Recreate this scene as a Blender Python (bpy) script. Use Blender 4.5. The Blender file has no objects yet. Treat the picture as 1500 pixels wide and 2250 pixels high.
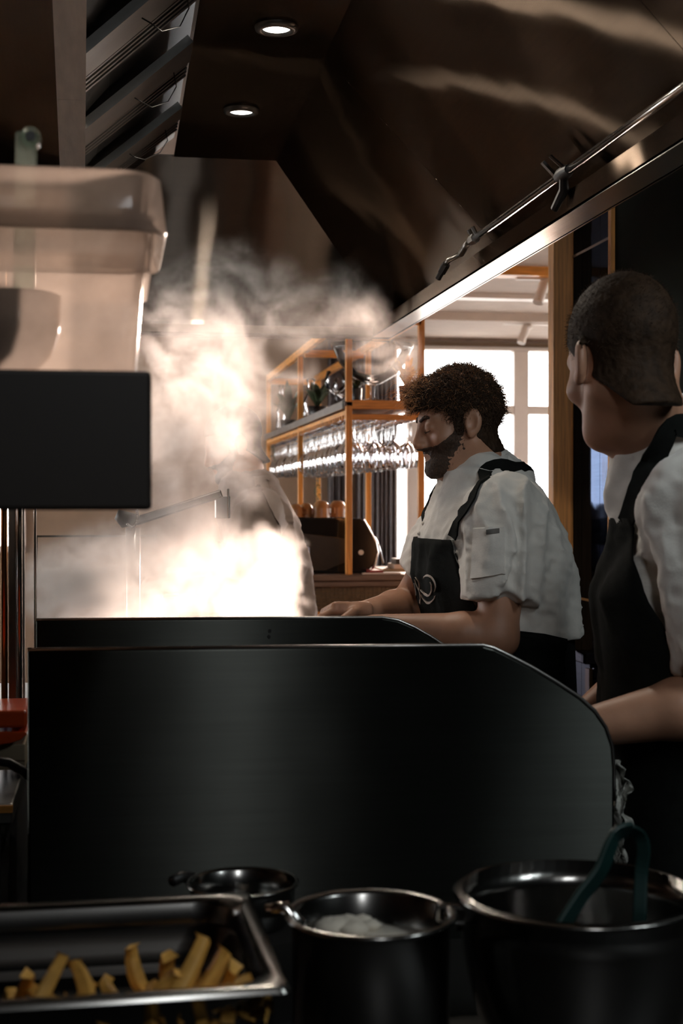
import bpy, math, random
import numpy as np
from mathutils import Vector, Matrix
random.seed(7); rng = np.random.default_rng(7)
S = bpy.context.scene
COL = S.collection
rad = math.radians

# ------------------------------------------------------------ camera
CAM = Vector((0, 0, 1.45)); FPX = 3125.0
cd = bpy.data.cameras.new('camera'); cam = bpy.data.objects.new('camera', cd); COL.objects.link(cam)
cam.location = CAM; cam.rotation_euler = (rad(90 - 0.513), 0, rad(-8.98))
cd.sensor_fit = 'HORIZONTAL'; cd.sensor_width = 24; cd.lens = 50; cd.clip_start = 0.05; cd.clip_end = 200
cd.dof.use_dof = True; cd.dof.focus_distance = 3.05; cd.dof.aperture_fstop = 6.3
S.camera = cam
RM = cam.rotation_euler.to_matrix()
def ray(px, py): return (RM @ Vector(((px - 750) / FPX, (1125 - py) / FPX, -1.0)))
def P(px, py, Y): d = ray(px, py); return CAM + d * (Y / d.y)          # point seen at a pixel, at world depth Y
def PZ(px, py, Z): d = ray(px, py); return CAM + d * ((Z - CAM.z) / d.z)
# ------------------------------------------------------------ world, sun, exposure
W = bpy.data.worlds.new('sky'); S.world = W; W.use_nodes = True
bg = W.node_tree.nodes['Background']
bg.inputs[0].default_value = (0.98, 0.95, 0.95, 1); bg.inputs[1].default_value = 13.0
sd = bpy.data.lights.new('sun', 'SUN'); sd.energy = 19; sd.angle = rad(4.5); sd.color = (1.0, 0.71, 0.56)
sun = bpy.data.objects.new('sun', sd); COL.objects.link(sun)
sdir = ray(1215, 832).normalized(); sun.location = CAM + sdir * 60
sun.rotation_euler = sdir.to_track_quat('Z', 'Y').to_euler()
# kitchen ceiling lamps behind the photographer (cool white tubes)
def area(name, loc, size, power, col, aim):
    l = bpy.data.lights.new(name, 'AREA'); l.shape = 'RECTANGLE'; l.size, l.size_y = size; l.energy = power; l.color = col
    o = bpy.data.objects.new(name, l); COL.objects.link(o); o.location = loc
    o.rotation_euler = (Vector(aim) - Vector(loc)).to_track_quat('-Z', 'Y').to_euler(); return o
area('ceiling_tube_light', (1.33, 1.0, 2.6), (0.2, 1.2), 17, (0.88, 0.97, 1.0), (0.75, 2.4, 1.1))
area('ceiling_tube_light', (0.36, -0.1, 2.66), (0.2, 1.2), 14, (0.95, 0.98, 1.0), (0.3, 1.0, 0.8))
S.view_settings.view_transform = 'Standard'; S.view_settings.look = 'None'
S.view_settings.gamma = 1; S.view_settings.use_curve_mapping = False; S.view_settings.exposure = 0.0
S.cycles.use_denoising = True
S.cycles.transparent_max_bounces = 32; S.cycles.max_bounces = 7; S.cycles.volume_bounces = 2; S.cycles.use_adaptive_sampling = True; S.cycles.adaptive_threshold = 0.03
S.cycles.sample_clamp_indirect = 6; S.cycles.caustics_reflective = False; S.cycles.caustics_refractive = False

# ------------------------------------------------------------ materials
def new_mat(name):
    m = bpy.data.materials.new(name); m.use_nodes = True; nt = m.node_tree; nt.nodes.clear()
    return m, nt, nt.nodes.new('ShaderNodeOutputMaterial')
def N(nt, t, **kw):
    n = nt.nodes.new(t)
    for k, v in kw.items():
        if k in n.inputs: n.inputs[k].default_value = v
        else: setattr(n, k, v)
    return n
def c4(c): return (c[0], c[1], c[2], 1)
def coords(nt, scale=(1, 1, 1)):
    tc = N(nt, 'ShaderNodeTexCoord'); mp = N(nt, 'ShaderNodeMapping'); mp.inputs['Scale'].default_value = scale
    nt.links.new(tc.outputs['Object'], mp.inputs['Vector']); return mp.outputs[0]
def mat(name, col, rough=0.5, metal=0.0, var=0.15, vs=12, stretch=(1, 1, 1), bump=0.0, bs=60, spec=0.5, sss=0, sheen=0, col2=None, tint=None):
    m, nt, out = new_mat(name)
    b = N(nt, 'ShaderNodeBsdfPrincipled', Roughness=rough, Metallic=metal); b.inputs['Specular IOR Level'].default_value = spec
    v = coords(nt, stretch); n = N(nt, 'ShaderNodeTexNoise', Scale=vs, Detail=5.0); nt.links.new(v, n.inputs['Vector'])
    r = N(nt, 'ShaderNodeValToRGB'); r.color_ramp.elements[0].position = 0.3; r.color_ramp.elements[1].position = 0.7
    r.color_ramp.elements[0].color = c4([x * (1 - var) for x in col]); r.color_ramp.elements[1].color = c4(col2 or [min(1, x * (1 + var)) for x in col])
    nt.links.new(n.outputs['Fac'], r.inputs[0]); nt.links.new(r.outputs[0], b.inputs['Base Color'])
    if bump:
        n2 = N(nt, 'ShaderNodeTexNoise', Scale=bs, Detail=4.0); nt.links.new(v, n2.inputs['Vector'])
        bp = N(nt, 'ShaderNodeBump', Strength=bump, Distance=0.004); nt.links.new(n2.outputs['Fac'], bp.inputs['Height']); nt.links.new(bp.outputs[0], b.inputs['Normal'])
    if sss: b.inputs['Subsurface Weight'].default_value = sss; b.inputs['Subsurface Radius'].default_value = (0.01, 0.004, 0.002); b.inputs['Subsurface Scale'].default_value = 0.5
    if tint: b.inputs['Specular Tint'].default_value = c4(tint)
    if sheen: b.inputs['Sheen Weight'].default_value = sheen
    nt.links.new(b.outputs[0], out.inputs[0]); return m
def brushed(name, col, rough, aniso, tangent):          # brushed sheet steel; tangent = brushing direction
    m, nt, out = new_mat(name)
    g = N(nt, 'ShaderNodeBsdfAnisotropic', Roughness=rough, Anisotropy=aniso)
    cx = N(nt, 'ShaderNodeCombineXYZ'); cx.inputs[0].default_value, cx.inputs[1].default_value, cx.inputs[2].default_value = tangent
    nt.links.new(cx.outputs[0], g.inputs['Tangent'])
    st = [3 + 90 * (1 - abs(t)) for t in tangent]
    v = coords(nt, st); n = N(nt, 'ShaderNodeTexNoise', Scale=2.0, Detail=4.0); nt.links.new(v, n.inputs['Vector'])
    r = N(nt, 'ShaderNodeValToRGB'); r.color_ramp.elements[0].color = c4([x * 0.82 for x in col]); r.color_ramp.elements[1].color = c4([min(1, x * 1.15) for x in col])
    nt.links.new(n.outputs['Fac'], r.inputs[0]); nt.links.new(r.outputs[0], g.inputs['Color'])
    n3 = N(nt, 'ShaderNodeTexNoise', Scale=2.2, Detail=2.0); nt.links.new(coords(nt), n3.inputs['Vector'])
    bp = N(nt, 'ShaderNodeBump', Strength=0.10, Distance=0.05); nt.links.new(n3.outputs['Fac'], bp.inputs['Height']); nt.links.new(bp.outputs[0], g.inputs['Normal'])
    nt.links.new(g.outputs[0], out.inputs[0]); return m
def thin_glass(name, tint=(0.93, 0.95, 0.95), haze=0.0, hazecol=(0.8, 0.75, 0.7), edge=1.0, rough=0.03):
    m, nt, out = new_mat(name)
    t = N(nt, 'ShaderNodeBsdfTransparent'); t.inputs[0].default_value = c4(tint)
    g = N(nt, 'ShaderNodeBsdfGlossy', Roughness=rough); lw = N(nt, 'ShaderNodeLayerWeight', Blend=0.25)
    mu = N(nt, 'ShaderNodeMath', operation='MULTIPLY'); mu.inputs[1].default_value = edge; mu.use_clamp = True
    nt.links.new(lw.outputs['Fresnel'], mu.inputs[0])
    mx = N(nt, 'ShaderNodeMixShader'); nt.links.new(mu.outputs[0], mx.inputs[0]); nt.links.new(t.outputs[0], mx.inputs[1]); nt.links.new(g.outputs[0], mx.inputs[2])
    last = mx
    if haze:
        d = N(nt, 'ShaderNodeBsdfDiffuse'); d.inputs[0].default_value = c4(hazecol)
        tr = N(nt, 'ShaderNodeBsdfTranslucent'); tr.inputs[0].default_value = c4(hazecol)
        m1 = N(nt, 'ShaderNodeMixShader'); m1.inputs[0].default_value = 0.85; nt.links.new(d.outputs[0], m1.inputs[1]); nt.links.new(tr.outputs[0], m1.inputs[2])
        n = N(nt, 'ShaderNodeTexNoise', Scale=14.0, Detail=4.0); nt.links.new(coords(nt), n.inputs['Vector'])
        mr = N(nt, 'ShaderNodeMapRange'); mr.inputs['From Min'].default_value = .3; mr.inputs['From Max'].default_value = .7
        mr.inputs['To Min'].default_value = haze * .7; mr.inputs['To Max'].default_value = haze * 1.3; nt.links.new(n.outputs['Fac'], mr.inputs[0])
        m2 = N(nt, 'ShaderNodeMixShader'); nt.links.new(mr.outputs[0], m2.inputs[0]); nt.links.new(last.outputs[0], m2.inputs[1]); nt.links.new(m1.outputs[0], m2.inputs[2]); last = m2
    nt.links.new(last.outputs[0], out.inputs[0]); return m
def emis(name, col, s):
    m, nt, out = new_mat(name); e = N(nt, 'ShaderNodeEmission', Strength=s); e.inputs[0].default_value = c4(col)
    nt.links.new(e.outputs[0], out.inputs[0]); return m
M = {}
M['wood'] = mat('orange_wood', (0.70, 0.30, 0.06), 0.45, 0, 0.30, 6, (14, 14, 1.2), 0.1, 20)
M['wood_h'] = mat('orange_wood_rail', (0.70, 0.30, 0.06), 0.45, 0, 0.25, 6, (1.5, 1.5, 14), 0.1, 20)
M['oak'] = mat('oak_post', (0.56, 0.26, 0.08), 0.5, 0, 0.35, 7, (16, 16, 0.8), 0.15, 24)
M['walnut'] = mat('dark_ledge_wood', (0.16, 0.10, 0.07), 0.4, 0, 0.3, 6, (2, 2, 18), 0.1, 30)
M['dark'] = mat('dark_plaster', (0.012, 0.013, 0.011), 0.6, 0, 0.2, 3, bump=.1, spec=.15)
M['green'] = mat('dark_green_wall', (0.007, 0.010, 0.007), 0.7, 0, 0.2, 3, bump=.08, spec=.04)
M['floor'] = mat('dark_floor', (0.03, 0.027, 0.024), 0.5, 0, 0.3, 5, bump=.1)
M['plaster'] = mat('pale_plaster', (0.24, 0.155, 0.10), 0.8, 0, 0.08, 5, bump=.05)
M['ceil'] = mat('pale_ceiling', (0.56, 0.44, 0.36), 0.8, 0, 0.06, 9, bump=.25, bs=90)
M['white'] = mat('white_paint', (0.68, 0.58, 0.51), 0.45, 0, 0.05, 4)
M['steel'] = mat('steel', (0.42, 0.40, 0.38), 0.28, 1.0, 0.12, 5, (1, 1, 10), 0.05, 40)
M['steel_d'] = mat('worn_steel', (0.25, 0.24, 0.225), 0.36, 1.0, 0.18, 6, bump=.05)
M['chrome'] = mat('bright_chrome', (0.62, 0.60, 0.58), 0.14, 1.0, 0.08, 8)
M['gutter'] = brushed('gutter_steel', (0.55, 0.53, 0.51), 0.22, 0.5, (0, 1, 0))
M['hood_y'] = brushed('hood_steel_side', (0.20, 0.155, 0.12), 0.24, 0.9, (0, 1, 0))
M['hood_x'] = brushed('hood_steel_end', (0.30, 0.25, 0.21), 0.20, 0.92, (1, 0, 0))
M['panel'] = brushed('station_steel', (0.046, 0.048, 0.043), 0.36, 0.7, (1, 0, 0))
M['pan'] = mat('dark_pan_steel', (0.20, 0.195, 0.185), 0.2, 1.0, 0.15, 6)
M['gutter_l'] = mat('steamlit_gutter_steel', (0.92, 0.83, 0.75), 0.5, 0.3, .08, 8, (8, 1, 8))  # pale warm colour carries the steam's glow on the left gutter
M['black'] = mat('black_metal', (0.012, 0.011, 0.010), 0.45, 0.0, 0.2, 10)
M['blackg'] = mat('black_gloss', (0.012, 0.010, 0.009), 0.12, 0.0, 0.2, 10)
M['tilegl'] = brushed('glossy_dark_tile', (0.028, 0.038, 0.062), 0.05, 0.0, (0, 1, 0))  # blue of the reflected sky is put into the tile colour
M['grout'] = mat('grout', (0.30, 0.21, 0.11), 0.9, 0, .2, 30)
M['tile'] = mat('brown_mosaic', (0.13, 0.085, 0.045), 0.3, 0, .4, 25)
M['glass'] = thin_glass('window_glass', (0.97, 0.98, 0.98))
M['wine'] = thin_glass('wine_glass', (0.985, 0.985, 0.99), edge=1.2)
M['curtain'] = mat('grey_curtain', (0.20, 0.18, 0.185), 0.9, 0, .15, 20, bump=.1)
M['leaf'] = mat('leaf', (0.035, 0.055, 0.02), 0.5, 0, .4, 30)
M['gold'] = mat('golden_leaf', (0.55, 0.36, 0.07), 0.5, 0, .4, 30)
M['jacket'] = mat('white_cotton', (0.70, 0.67, 0.62), 0.85, 0, .06, 40, bump=.12, bs=300, sheen=.4)
M['apron'] = mat('black_apron_cloth', (0.009, 0.010, 0.009), 0.9, 0, .2, 60, bump=.15, bs=400, spec=.1)
M['taupe'] = mat('taupe_cotton', (0.30, 0.23, 0.19), 0.85, 0, .08, 40, bump=.12, bs=300)
M['skin'] = mat('skin', (0.46, 0.24, 0.15), 0.48, 0, .12, 18, bump=.05, bs=200, sss=.12)
M['hair'] = mat('brown_hair', (0.032, 0.018, 0.010), 0.7, 0, .4, 60, bump=.3, bs=240, spec=.15)
def hairmat(name, col):
    m, nt, out = new_mat(name); d = N(nt, 'ShaderNodeBsdfDiffuse'); d.inputs[0].default_value = c4(col); t = N(nt, 'ShaderNodeBsdfTranslucent'); t.inputs[0].default_value = c4(col)
    g = N(nt, 'ShaderNodeBsdfGlossy', Roughness=.3); g.inputs[0].default_value = c4(col)
    a = N(nt, 'ShaderNodeMixShader'); a.inputs[0].default_value = .6; nt.links.new(d.outputs[0], a.inputs[1]); nt.links.new(t.outputs[0], a.inputs[2])
    b = N(nt, 'ShaderNodeMixShader'); b.inputs[0].default_value = .25; nt.links.new(a.outputs[0], b.inputs[1]); nt.links.new(g.outputs[0], b.inputs[2]); nt.links.new(b.outputs[0], out.inputs[0]); return m
M['tress'] = mat('brown_tress', (0.06, 0.033, 0.019), 0.55, spec=.3)
M['curl'] = hairmat('sunlit_curl', (0.62, 0.36, 0.20))  # paler than the tresses: sun glow put into the strand colour
M['beard'] = mat('dark_beard', (0.06, 0.033, 0.02), 0.7, 0, .4, 150, bump=.5, bs=400)
M['trouser'] = mat('black_trouser', (0.010, 0.010, 0.010), 0.9, 0, .2, 40, spec=.1)

# ------------------------------------------------------------ mesh helpers
class MB:
    def __init__(s): s.v = []; s.f = []
    def add(s, vs, fs):
        o = len(s.v); s.v += [tuple(v) for v in vs]; s.f += [tuple(i + o for i in f) for f in fs]; return s
    def box(s, lo, hi):
        x0, y0, z0 = lo; x1, y1, z1 = hi
        return s.add([(x0, y0, z0), (x1, y0, z0), (x1, y1, z0), (x0, y1, z0), (x0, y0, z1), (x1, y0, z1), (x1, y1, z1), (x0, y1, z1)],
                     [(0, 3, 2, 1), (4, 5, 6, 7), (0, 1, 5, 4), (1, 2, 6, 5), (2, 3, 7, 6), (3, 0, 4, 7)])
    def bar(s, a, b, w, h, up=(0, 0, 1)):               # box beam from a to b
        a, b = Vector(a), Vector(b); d = (b - a).normalized(); u = Vector(up); sd_ = d.cross(u).normalized(); u = sd_.cross(d)
        vs = [p + sd_ * (i * w / 2) + u * (j * h / 2) for p in (a, b) for i, j in ((-1, -1), (1, -1), (1, 1), (-1, 1))]
        return s.add(vs, [(0, 1, 2, 3), (7, 6, 5, 4), (0, 4, 5, 1), (1, 5, 6, 2), (2, 6, 7, 3), (3, 7, 4, 0)])
    def prism(s, poly, ext):
        n = len(poly); e = Vector(ext); poly = [Vector(p) for p in poly]
        return s.add(poly + [p + e for p in poly], [tuple(range(n))[::-1], tuple(range(n, 2 * n))] + [(i, (i + 1) % n, (i + 1) % n + n, i + n) for i in range(n)])
    def tube(s, path, r, n=8, cap=True):
        path = [Vector(p) for p in path]; rs = r if isinstance(r, (list, tuple)) else [r] * len(path)
        o = len(s.v); up = Vector((0.03, 0.02, 1)); prev = None
        for i, p in enumerate(path):
            d = (path[min(i + 1, len(path) - 1)] - path[max(i - 1, 0)]).normalized()
            if prev is None:
                u = d.cross(up); u = u.normalized() if u.length > 1e-3 else Vector((1, 0, 0))
            else:
                u = (prev - d * prev.dot(d)).normalized()
            prev = u; w = d.cross(u)
            s.v += [tuple(p + (u * math.cos(2 * math.pi * k / n) + w * math.sin(2 * math.pi * k / n)) * rs[i]) for k in range(n)]
        for i in range(len(path) - 1):
            for k in range(n):
                a = o + i * n + k; b = o + i * n + (k + 1) % n; s.f.append((a, b, b + n, a + n))
        if cap:
            s.f.append(tuple(o + k for k in range(n))[::-1]); e = o + (len(path) - 1) * n; s.f.append(tuple(e + k for k in range(n)))
        return s
    def lathe(s, prof, c=(0, 0, 0), n=24, sx=1, sy=1):   # prof: (r, z)
        o = len(s.v); c = Vector(c)
        for r, z in prof:
            s.v += [(c.x + sx * r * math.cos(2 * math.pi * k / n), c.y + sy * r * math.sin(2 * math.pi * k / n), c.z + z) for k in range(n)]
        for i in range(len(prof) - 1):
            for k in range(n):
                a = o + i * n + k; b = o + i * n + (k + 1) % n; s.f.append((a, b, b + n, a + n))
        return s
    def grid(s, rows, thick=None):                      # rows of points; thick = list of offset vectors rows (closed shell) or None
        R, C_ = len(rows), len(rows[0]); o = len(s.v)
        for r in rows: s.v += [tuple(p) for p in r]
        q = lambda i, j: o + i * C_ + j
        s.f += [(q(i, j), q(i, j + 1), q(i + 1, j + 1), q(i + 1, j)) for i in range(R - 1) for j in range(C_ - 1)]
        if thick is not None:
            o2 = len(s.v)
            for r in thick: s.v += [tuple(p) for p in r]
            q2 = lambda i, j: o2 + i * C_ + j
            s.f += [(q2(i, j), q2(i + 1, j), q2(i + 1, j + 1), q2(i, j + 1)) for i in range(R - 1) for j in range(C_ - 1)]
            for i in range(R - 1):
                s.f.append((q(i, 0), q(i + 1, 0), q2(i + 1, 0), q2(i, 0))); s.f.append((q(i, C_ - 1), q2(i, C_ - 1), q2(i + 1, C_ - 1), q(i + 1, C_ - 1)))
            for j in range(C_ - 1):
                s.f.append((q(0, j), q2(0, j), q2(0, j + 1), q(0, j + 1))); s.f.append((q(R - 1, j), q(R - 1, j + 1), q2(R - 1, j + 1), q2(R - 1, j)))
        return s
    def ball(s, c, r, n=12, m=8, sx=1, sy=1, sz=1):
        return s.lathe([(max(1e-4, r * math.sin(math.pi * i / m)), -sz * r * math.cos(math.pi * i / m)) for i in range(m + 1)], c, n, sx, sy)
    def build(s, name, m, parent=None, smooth=False, bevel=0, loc=None):
        me = bpy.data.meshes.new(name); me.from_pydata(s.v, [], s.f); me.update()
        return link(name, me, m, parent, smooth, bevel, loc)
def link(name, me, m, parent=None, smooth=False, bevel=0, loc=None):
    o = bpy.data.objects.new(name, me); COL.objects.link(o)
    if m is not None: me.materials.append(M[m] if isinstance(m, str) else m)
    if smooth:
        me.polygons.foreach_set('use_smooth', [True] * len(me.polygons))
        if smooth == 'auto': me.set_sharp_from_angle(angle=rad(40))
    if bevel:
        b = o.modifiers.new('bevel', 'BEVEL'); b.width = bevel; b.segments = 2; b.limit_method = 'ANGLE'
    if parent is not None:
        o.parent = parent
        o.location = -parent_origin(parent)             # shapes are written in world coordinates
    if loc is not None: o.location = loc
    return o
def parent_origin(p):
    v = Vector(p.location)
    while p.parent: p = p.parent; v = v + p.location
    return v
def thing(name, label, cat, loc=(0, 0, 0), group=None):
    o = bpy.data.objects.new(name, None); COL.objects.link(o); o.location = loc; o.empty_display_size = 0.1
    return tag(o, label, cat, group)
def tag(o, label, cat, group=None, kind=None):
    o['label'] = label; o['category'] = cat
    if group: o['group'] = group
    if kind: o['kind'] = kind
    return o
def struct(o, label=None, cat=None):
    o['kind'] = 'structure'
    if label: o['label'] = label
    if cat: o['category'] = cat
    return o
def copy_tree(o, parent=None):
    c = o.copy(); COL.objects.link(c); c.parent = parent
    for ch in list(o.children): copy_tree(ch, c)
    return c
def B(name, lo, hi, m, parent=None, bevel=0): return MB().box(lo, hi).build(name, m, parent, False, bevel)
# ------------------------------------------------------------ the building
YF = 11.0                                                # far wall with the windows
XR = P(1257, 1300, 4.5).x                                # kitchen wall on the right
ZC = 2.72
struct(B('floor', (-4, -2.2, -0.1), (6, 12, 0), 'floor'), 'dark kitchen floor running to the far windows', 'floor')
struct(B('ceiling', (-4, -2.2, ZC), (6, 11.2, ZC + 0.12), 'ceil'), 'pale ceiling of the dining room', 'ceiling')
struct(B('wall_back', (-4, -2.2, 0), (6, -2.05, ZC), 'dark'), 'dark wall behind the kitchen', 'wall')
def side_wall(name, x, lab):
    mb = MB(); mb.box((x, -2.2, 0), (x + .15, 5.4, ZC)); mb.box((x, 10.6, 0), (x + .15, 11.2, ZC)); mb.box((x, 5.4, 0), (x + .15, 10.6, .8)); mb.box((x, 5.4, 2.5), (x + .15, 10.6, ZC))
    return struct(mb.build(name, 'plaster'), lab, 'wall')
def fill_window(n, x, lab):  # unseen windows added to brighten the dining room
    w = struct(thing('window_%d' % n, lab, 'window', (x + .07, 8, .8)))
    for y in (5.4, 6.7, 8.0, 9.3, 10.54): B('mullion', (x + .03, y, .8), (x + .12, y + .06, 2.5), 'white', w)
    for z in (.8, 1.95, 2.45): B('transom', (x + .035, 5.46, z), (x + .115, 10.54, z + .05), 'white', w)
    for y in (5.46, 6.76, 8.06, 9.36): B('pane', (x + .07, y, .85), (x + .076, y + 1.24, 2.45), 'glass', w)
side_wall('wall_left', -4, 'plain wall on the left'); fill_window(3, -4, 'unseen windows added in the left wall for more daylight'); fill_window(4, 5.85, 'unseen windows added in the right side wall for more daylight')
wr = struct(B('wall_right', (XR, -2.05, 0), (XR + 0.12, 4.13, ZC), 'green'), 'dark green kitchen wall beside the right chef', 'wall')
struct(B('wall_corner', (XR + 0.02, 4.13, 0), (XR + 0.12, 4.55, ZC), 'dark'), 'wall end faced with glossy dark tiles', 'wall')
wc = bpy.data.objects['wall_corner']
side_wall('wall_side', 5.85, 'dining room side wall')
struct(B('wall_partition', (XR + 0.12, 4.45, 0), (5.85, 4.57, ZC), 'plaster'), 'partition closing the kitchen from the dining room', 'wall')
# glossy dark tiles on the wall end: three columns, three rows
Yc = [4.13, 4.232, 4.405, 4.495]
zr = [0.0, 1.13, P(1257, 565, 4.5).z, ZC]
for i in range(3):
    for j in range(3):
        MB().box((XR, Yc[i] + .0016, zr[j] + .003), (XR + .02, Yc[i + 1] - .0016, zr[j + 1] - .003)).build('tile', 'tilegl', wc)
struct(B('trim_1', (XR - .003, 4.13, 1.126), (XR + .012, 4.495, 1.134), 'chrome', wc), 'thin bright strip across the glossy tiles')
struct(B('trim_2', (XR - .002, 4.13, zr[2] - .004), (XR + .012, 4.495, zr[2] + .004), 'walnut', wc))
struct(B('trim_3', (XR - .012, 4.10, 0), (XR + .02, 4.127, ZC), 'wood'), 'narrow wooden edge strip beside the glossy tiles', 'trim')
# oak post at the end of the wall
pl = P(1215, 1000, 4.5).x; pr = P(1257, 1000, 4.5).x
post = B('wooden_post', (pl, 4.5, 1.02), (pr + .03, 4.56, ZC), 'oak', None, .003)
tag(post, 'tall oak post glowing orange at the kitchen opening', 'post')
# far wall: pieces round the windows
zt = P(1050, 762, YF).z; zs = P(1200, 1300, YF).z
wx0 = P(864, 900, YF).x; wx1 = 4.6
bx0, bx1, bz0, bz1 = -1.45, -0.68, 1.05, 2.0
wf = MB()
for lo, hi in (((-4, 0), (bx0, ZC)), ((bx0, 0), (bx1, bz0)), ((bx0, bz1), (bx1, ZC)), ((bx1, 0), (wx0, ZC)),
               ((wx0, 0), (wx1, zs)), ((wx0, zt), (wx1, ZC)), ((wx1, 0), (6, ZC))):
    wf.box((lo[0], YF, lo[1]), (hi[0], YF + .2, hi[1]))
struct(wf.build('wall_far', 'plaster'), 'pale far wall with the tall windows', 'wall')
def window(n, x0, x1, z0, z1, mull, trans, label):
    w = struct(thing('window_%d' % n, label, 'window', ((x0 + x1) / 2, YF, z0)))
    fr = MB()
    fr.box((x0, YF - .03, z0), (x1, YF + .09, z0 + .05)); fr.box((x0, YF - .03, z1 - .03), (x1, YF + .09, z1))
    fr.box((x0, YF - .03, z0), (x0 + .03, YF + .09, z1)); fr.box((x1 - .03, YF - .03, z0), (x1, YF + .09, z1))
    fr.build('window_frame', 'white', w, False, .004)
    for a, b in mull: B('mullion', (a, YF - .025, z0 + .05), (b, YF + .09, z1 - .03), 'white', w, .006)
    xs = [x0 + .03] + [v for ab in mull for v in ab] + [x1 - .03]
    for i in range(0, len(xs), 2):
        zz = [z0 + .05] + [v for t in trans for v in t] + [z1 - .03]
        for t in trans: B('transom', (xs[i], YF - .02, t[0]), (xs[i + 1], YF + .08, t[1]), 'white', w, .005)
        for k in range(0, len(zz), 2):
            B('pane', (xs[i], YF + .03, zz[k]), (xs[i + 1], YF + .036, zz[k + 1]), 'glass', w)
    return w
X11 = lambda px: P(px, 1000, YF).x
tz0, tz1 = P(1180, 911, YF).z, P(1180, 892, YF).z
window(1, wx0, wx1, zs, zt, [(X11(893), X11(931)), (X11(1127), X11(1160)), (X11(1330), X11(1362))], [(tz0, tz1)], 'wide white framed window flooding the dining room with daylight')
window(2, bx0, bx1, bz0, bz1, [(-1.08, -1.04)], [], 'small far window hidden behind the steam')
sill = struct(B('trim_4', (wx0 - .1, YF - .18, zs - .04), (wx1, YF, zs), 'white'), 'white window sill under the wide window', 'trim')
# cornice and ceiling beams of the dining room
struct(B('trim_5', (wx0 - 3, YF - .10, zt + .035), (5.8, YF, zt + .06), 'walnut'), 'thin dark moulding above the wide window', 'trim')
for k, (py, h, m_) in enumerate(((705, .055, 'ceil'), (655, .03, 'white'), (603, .05, 'wood_h'))):
    pt = PZ(1075, py, ZC - h)
    struct(B('trim_%d' % (6 + k), (-3.8, pt.y, ZC - h), (5.8, pt.y + .12, ZC), m_), ('plain box beam crossing the pale ceiling', 'white batten crossing the pale ceiling', 'brown timber beam crossing the pale ceiling')[k], 'beam')
# track spots on the ceiling
for px, py, tx, ty, lab in ((1155, 714, 1163, 740, 'white ceiling spot nearest the wide window'), (1195, 616, 1203, 645, 'white ceiling spot nearest the oak post')):
    a = PZ(px, py, ZC - .06); t = thing('track_spot', lab, 'spotlight', a, 'ceiling spots of the dining room')
    B('rail', a + Vector((-.16, -.02, .0)), a + Vector((.16, .02, .06)), 'white', t, .004)
    MB().tube([a + Vector((.03, 0, 0)), a + Vector((.0, 0, -.02)), a + Vector((-.045, -.03, -.13))], .03, 12).build('lamp_head', 'white', t, 'auto')
# ground outside
struct(B('ground', (-80, -40, -0.7), (80, 120, -0.5), mat('pale_ground', (.55, .54, .52), .9)), 'pale ground outside the windows', 'ground')
# curtains by the far window
for k, (p0, p1, lab) in enumerate(((716, 758, 'grey curtain on the left behind the glass rack'), (776, 864, 'grey curtain drawn beside the bright window'))):
    x0, x1 = X11(p0), X11(p1); n = 60; rows = []; rows2 = []
    for z in (0.75, 1.3, 1.9, zt + .02):
        rows.append([(x0 + (x1 - x0) * i / n, YF - .12 + .035 * math.sin(i * .95) * (1 if z < 2 else .7) + .01 * math.sin(i * .31 + z), z) for i in range(n + 1)])
        rows2.append([(p[0], p[1] + .008, p[2]) for p in rows[-1]])
    tag(MB().grid(rows, rows2).build('curtain', 'curtain', None, True), lab, 'curtain', 'curtains at the far wall')

# ------------------------------------------------------------ extraction hood
zl, zc = 2.0, 2.5
A = PZ(852, 746, zl); Xo = A.x; Yb = A.y; GW = .063
Xr = PZ(600, 366, zc).x; Yt = PZ(500, 349, zc).y; XL = PZ(400, 240, zc).x
La, Lb = PZ(190, 0, 2.29), PZ(187, 360, 2.29); La2, Lb2 = PZ(115, 0, 2.29), PZ(131, 360, 2.29)
def online(a, b, y): t = (y - a.y) / (b.y - a.y); return a + (b - a) * t
Y0 = 0.9
hood = thing('extraction_hood', 'large brushed steel extraction hood hanging over the stove', 'hood', (0, 3, zl))
def sheet(name, pts, m_, off, parent=hood): return MB().prism(pts, off).build(name, m_, parent)
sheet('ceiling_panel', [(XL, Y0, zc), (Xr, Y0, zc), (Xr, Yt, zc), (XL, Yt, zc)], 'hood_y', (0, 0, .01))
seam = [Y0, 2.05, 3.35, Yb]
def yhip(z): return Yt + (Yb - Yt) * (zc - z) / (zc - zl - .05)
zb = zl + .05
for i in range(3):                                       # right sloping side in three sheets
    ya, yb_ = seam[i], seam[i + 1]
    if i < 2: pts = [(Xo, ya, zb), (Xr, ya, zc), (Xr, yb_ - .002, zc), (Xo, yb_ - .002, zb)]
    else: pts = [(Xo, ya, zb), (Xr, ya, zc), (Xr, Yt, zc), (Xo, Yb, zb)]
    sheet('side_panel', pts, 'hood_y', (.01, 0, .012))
sheet('end_panel', [(Xo, Yb, zb), (Xr, Yt, zc), (XL - .75, Yt, zc), (XL - .95, Yb, zb)], 'hood_x', (0, .012, .01))
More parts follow.
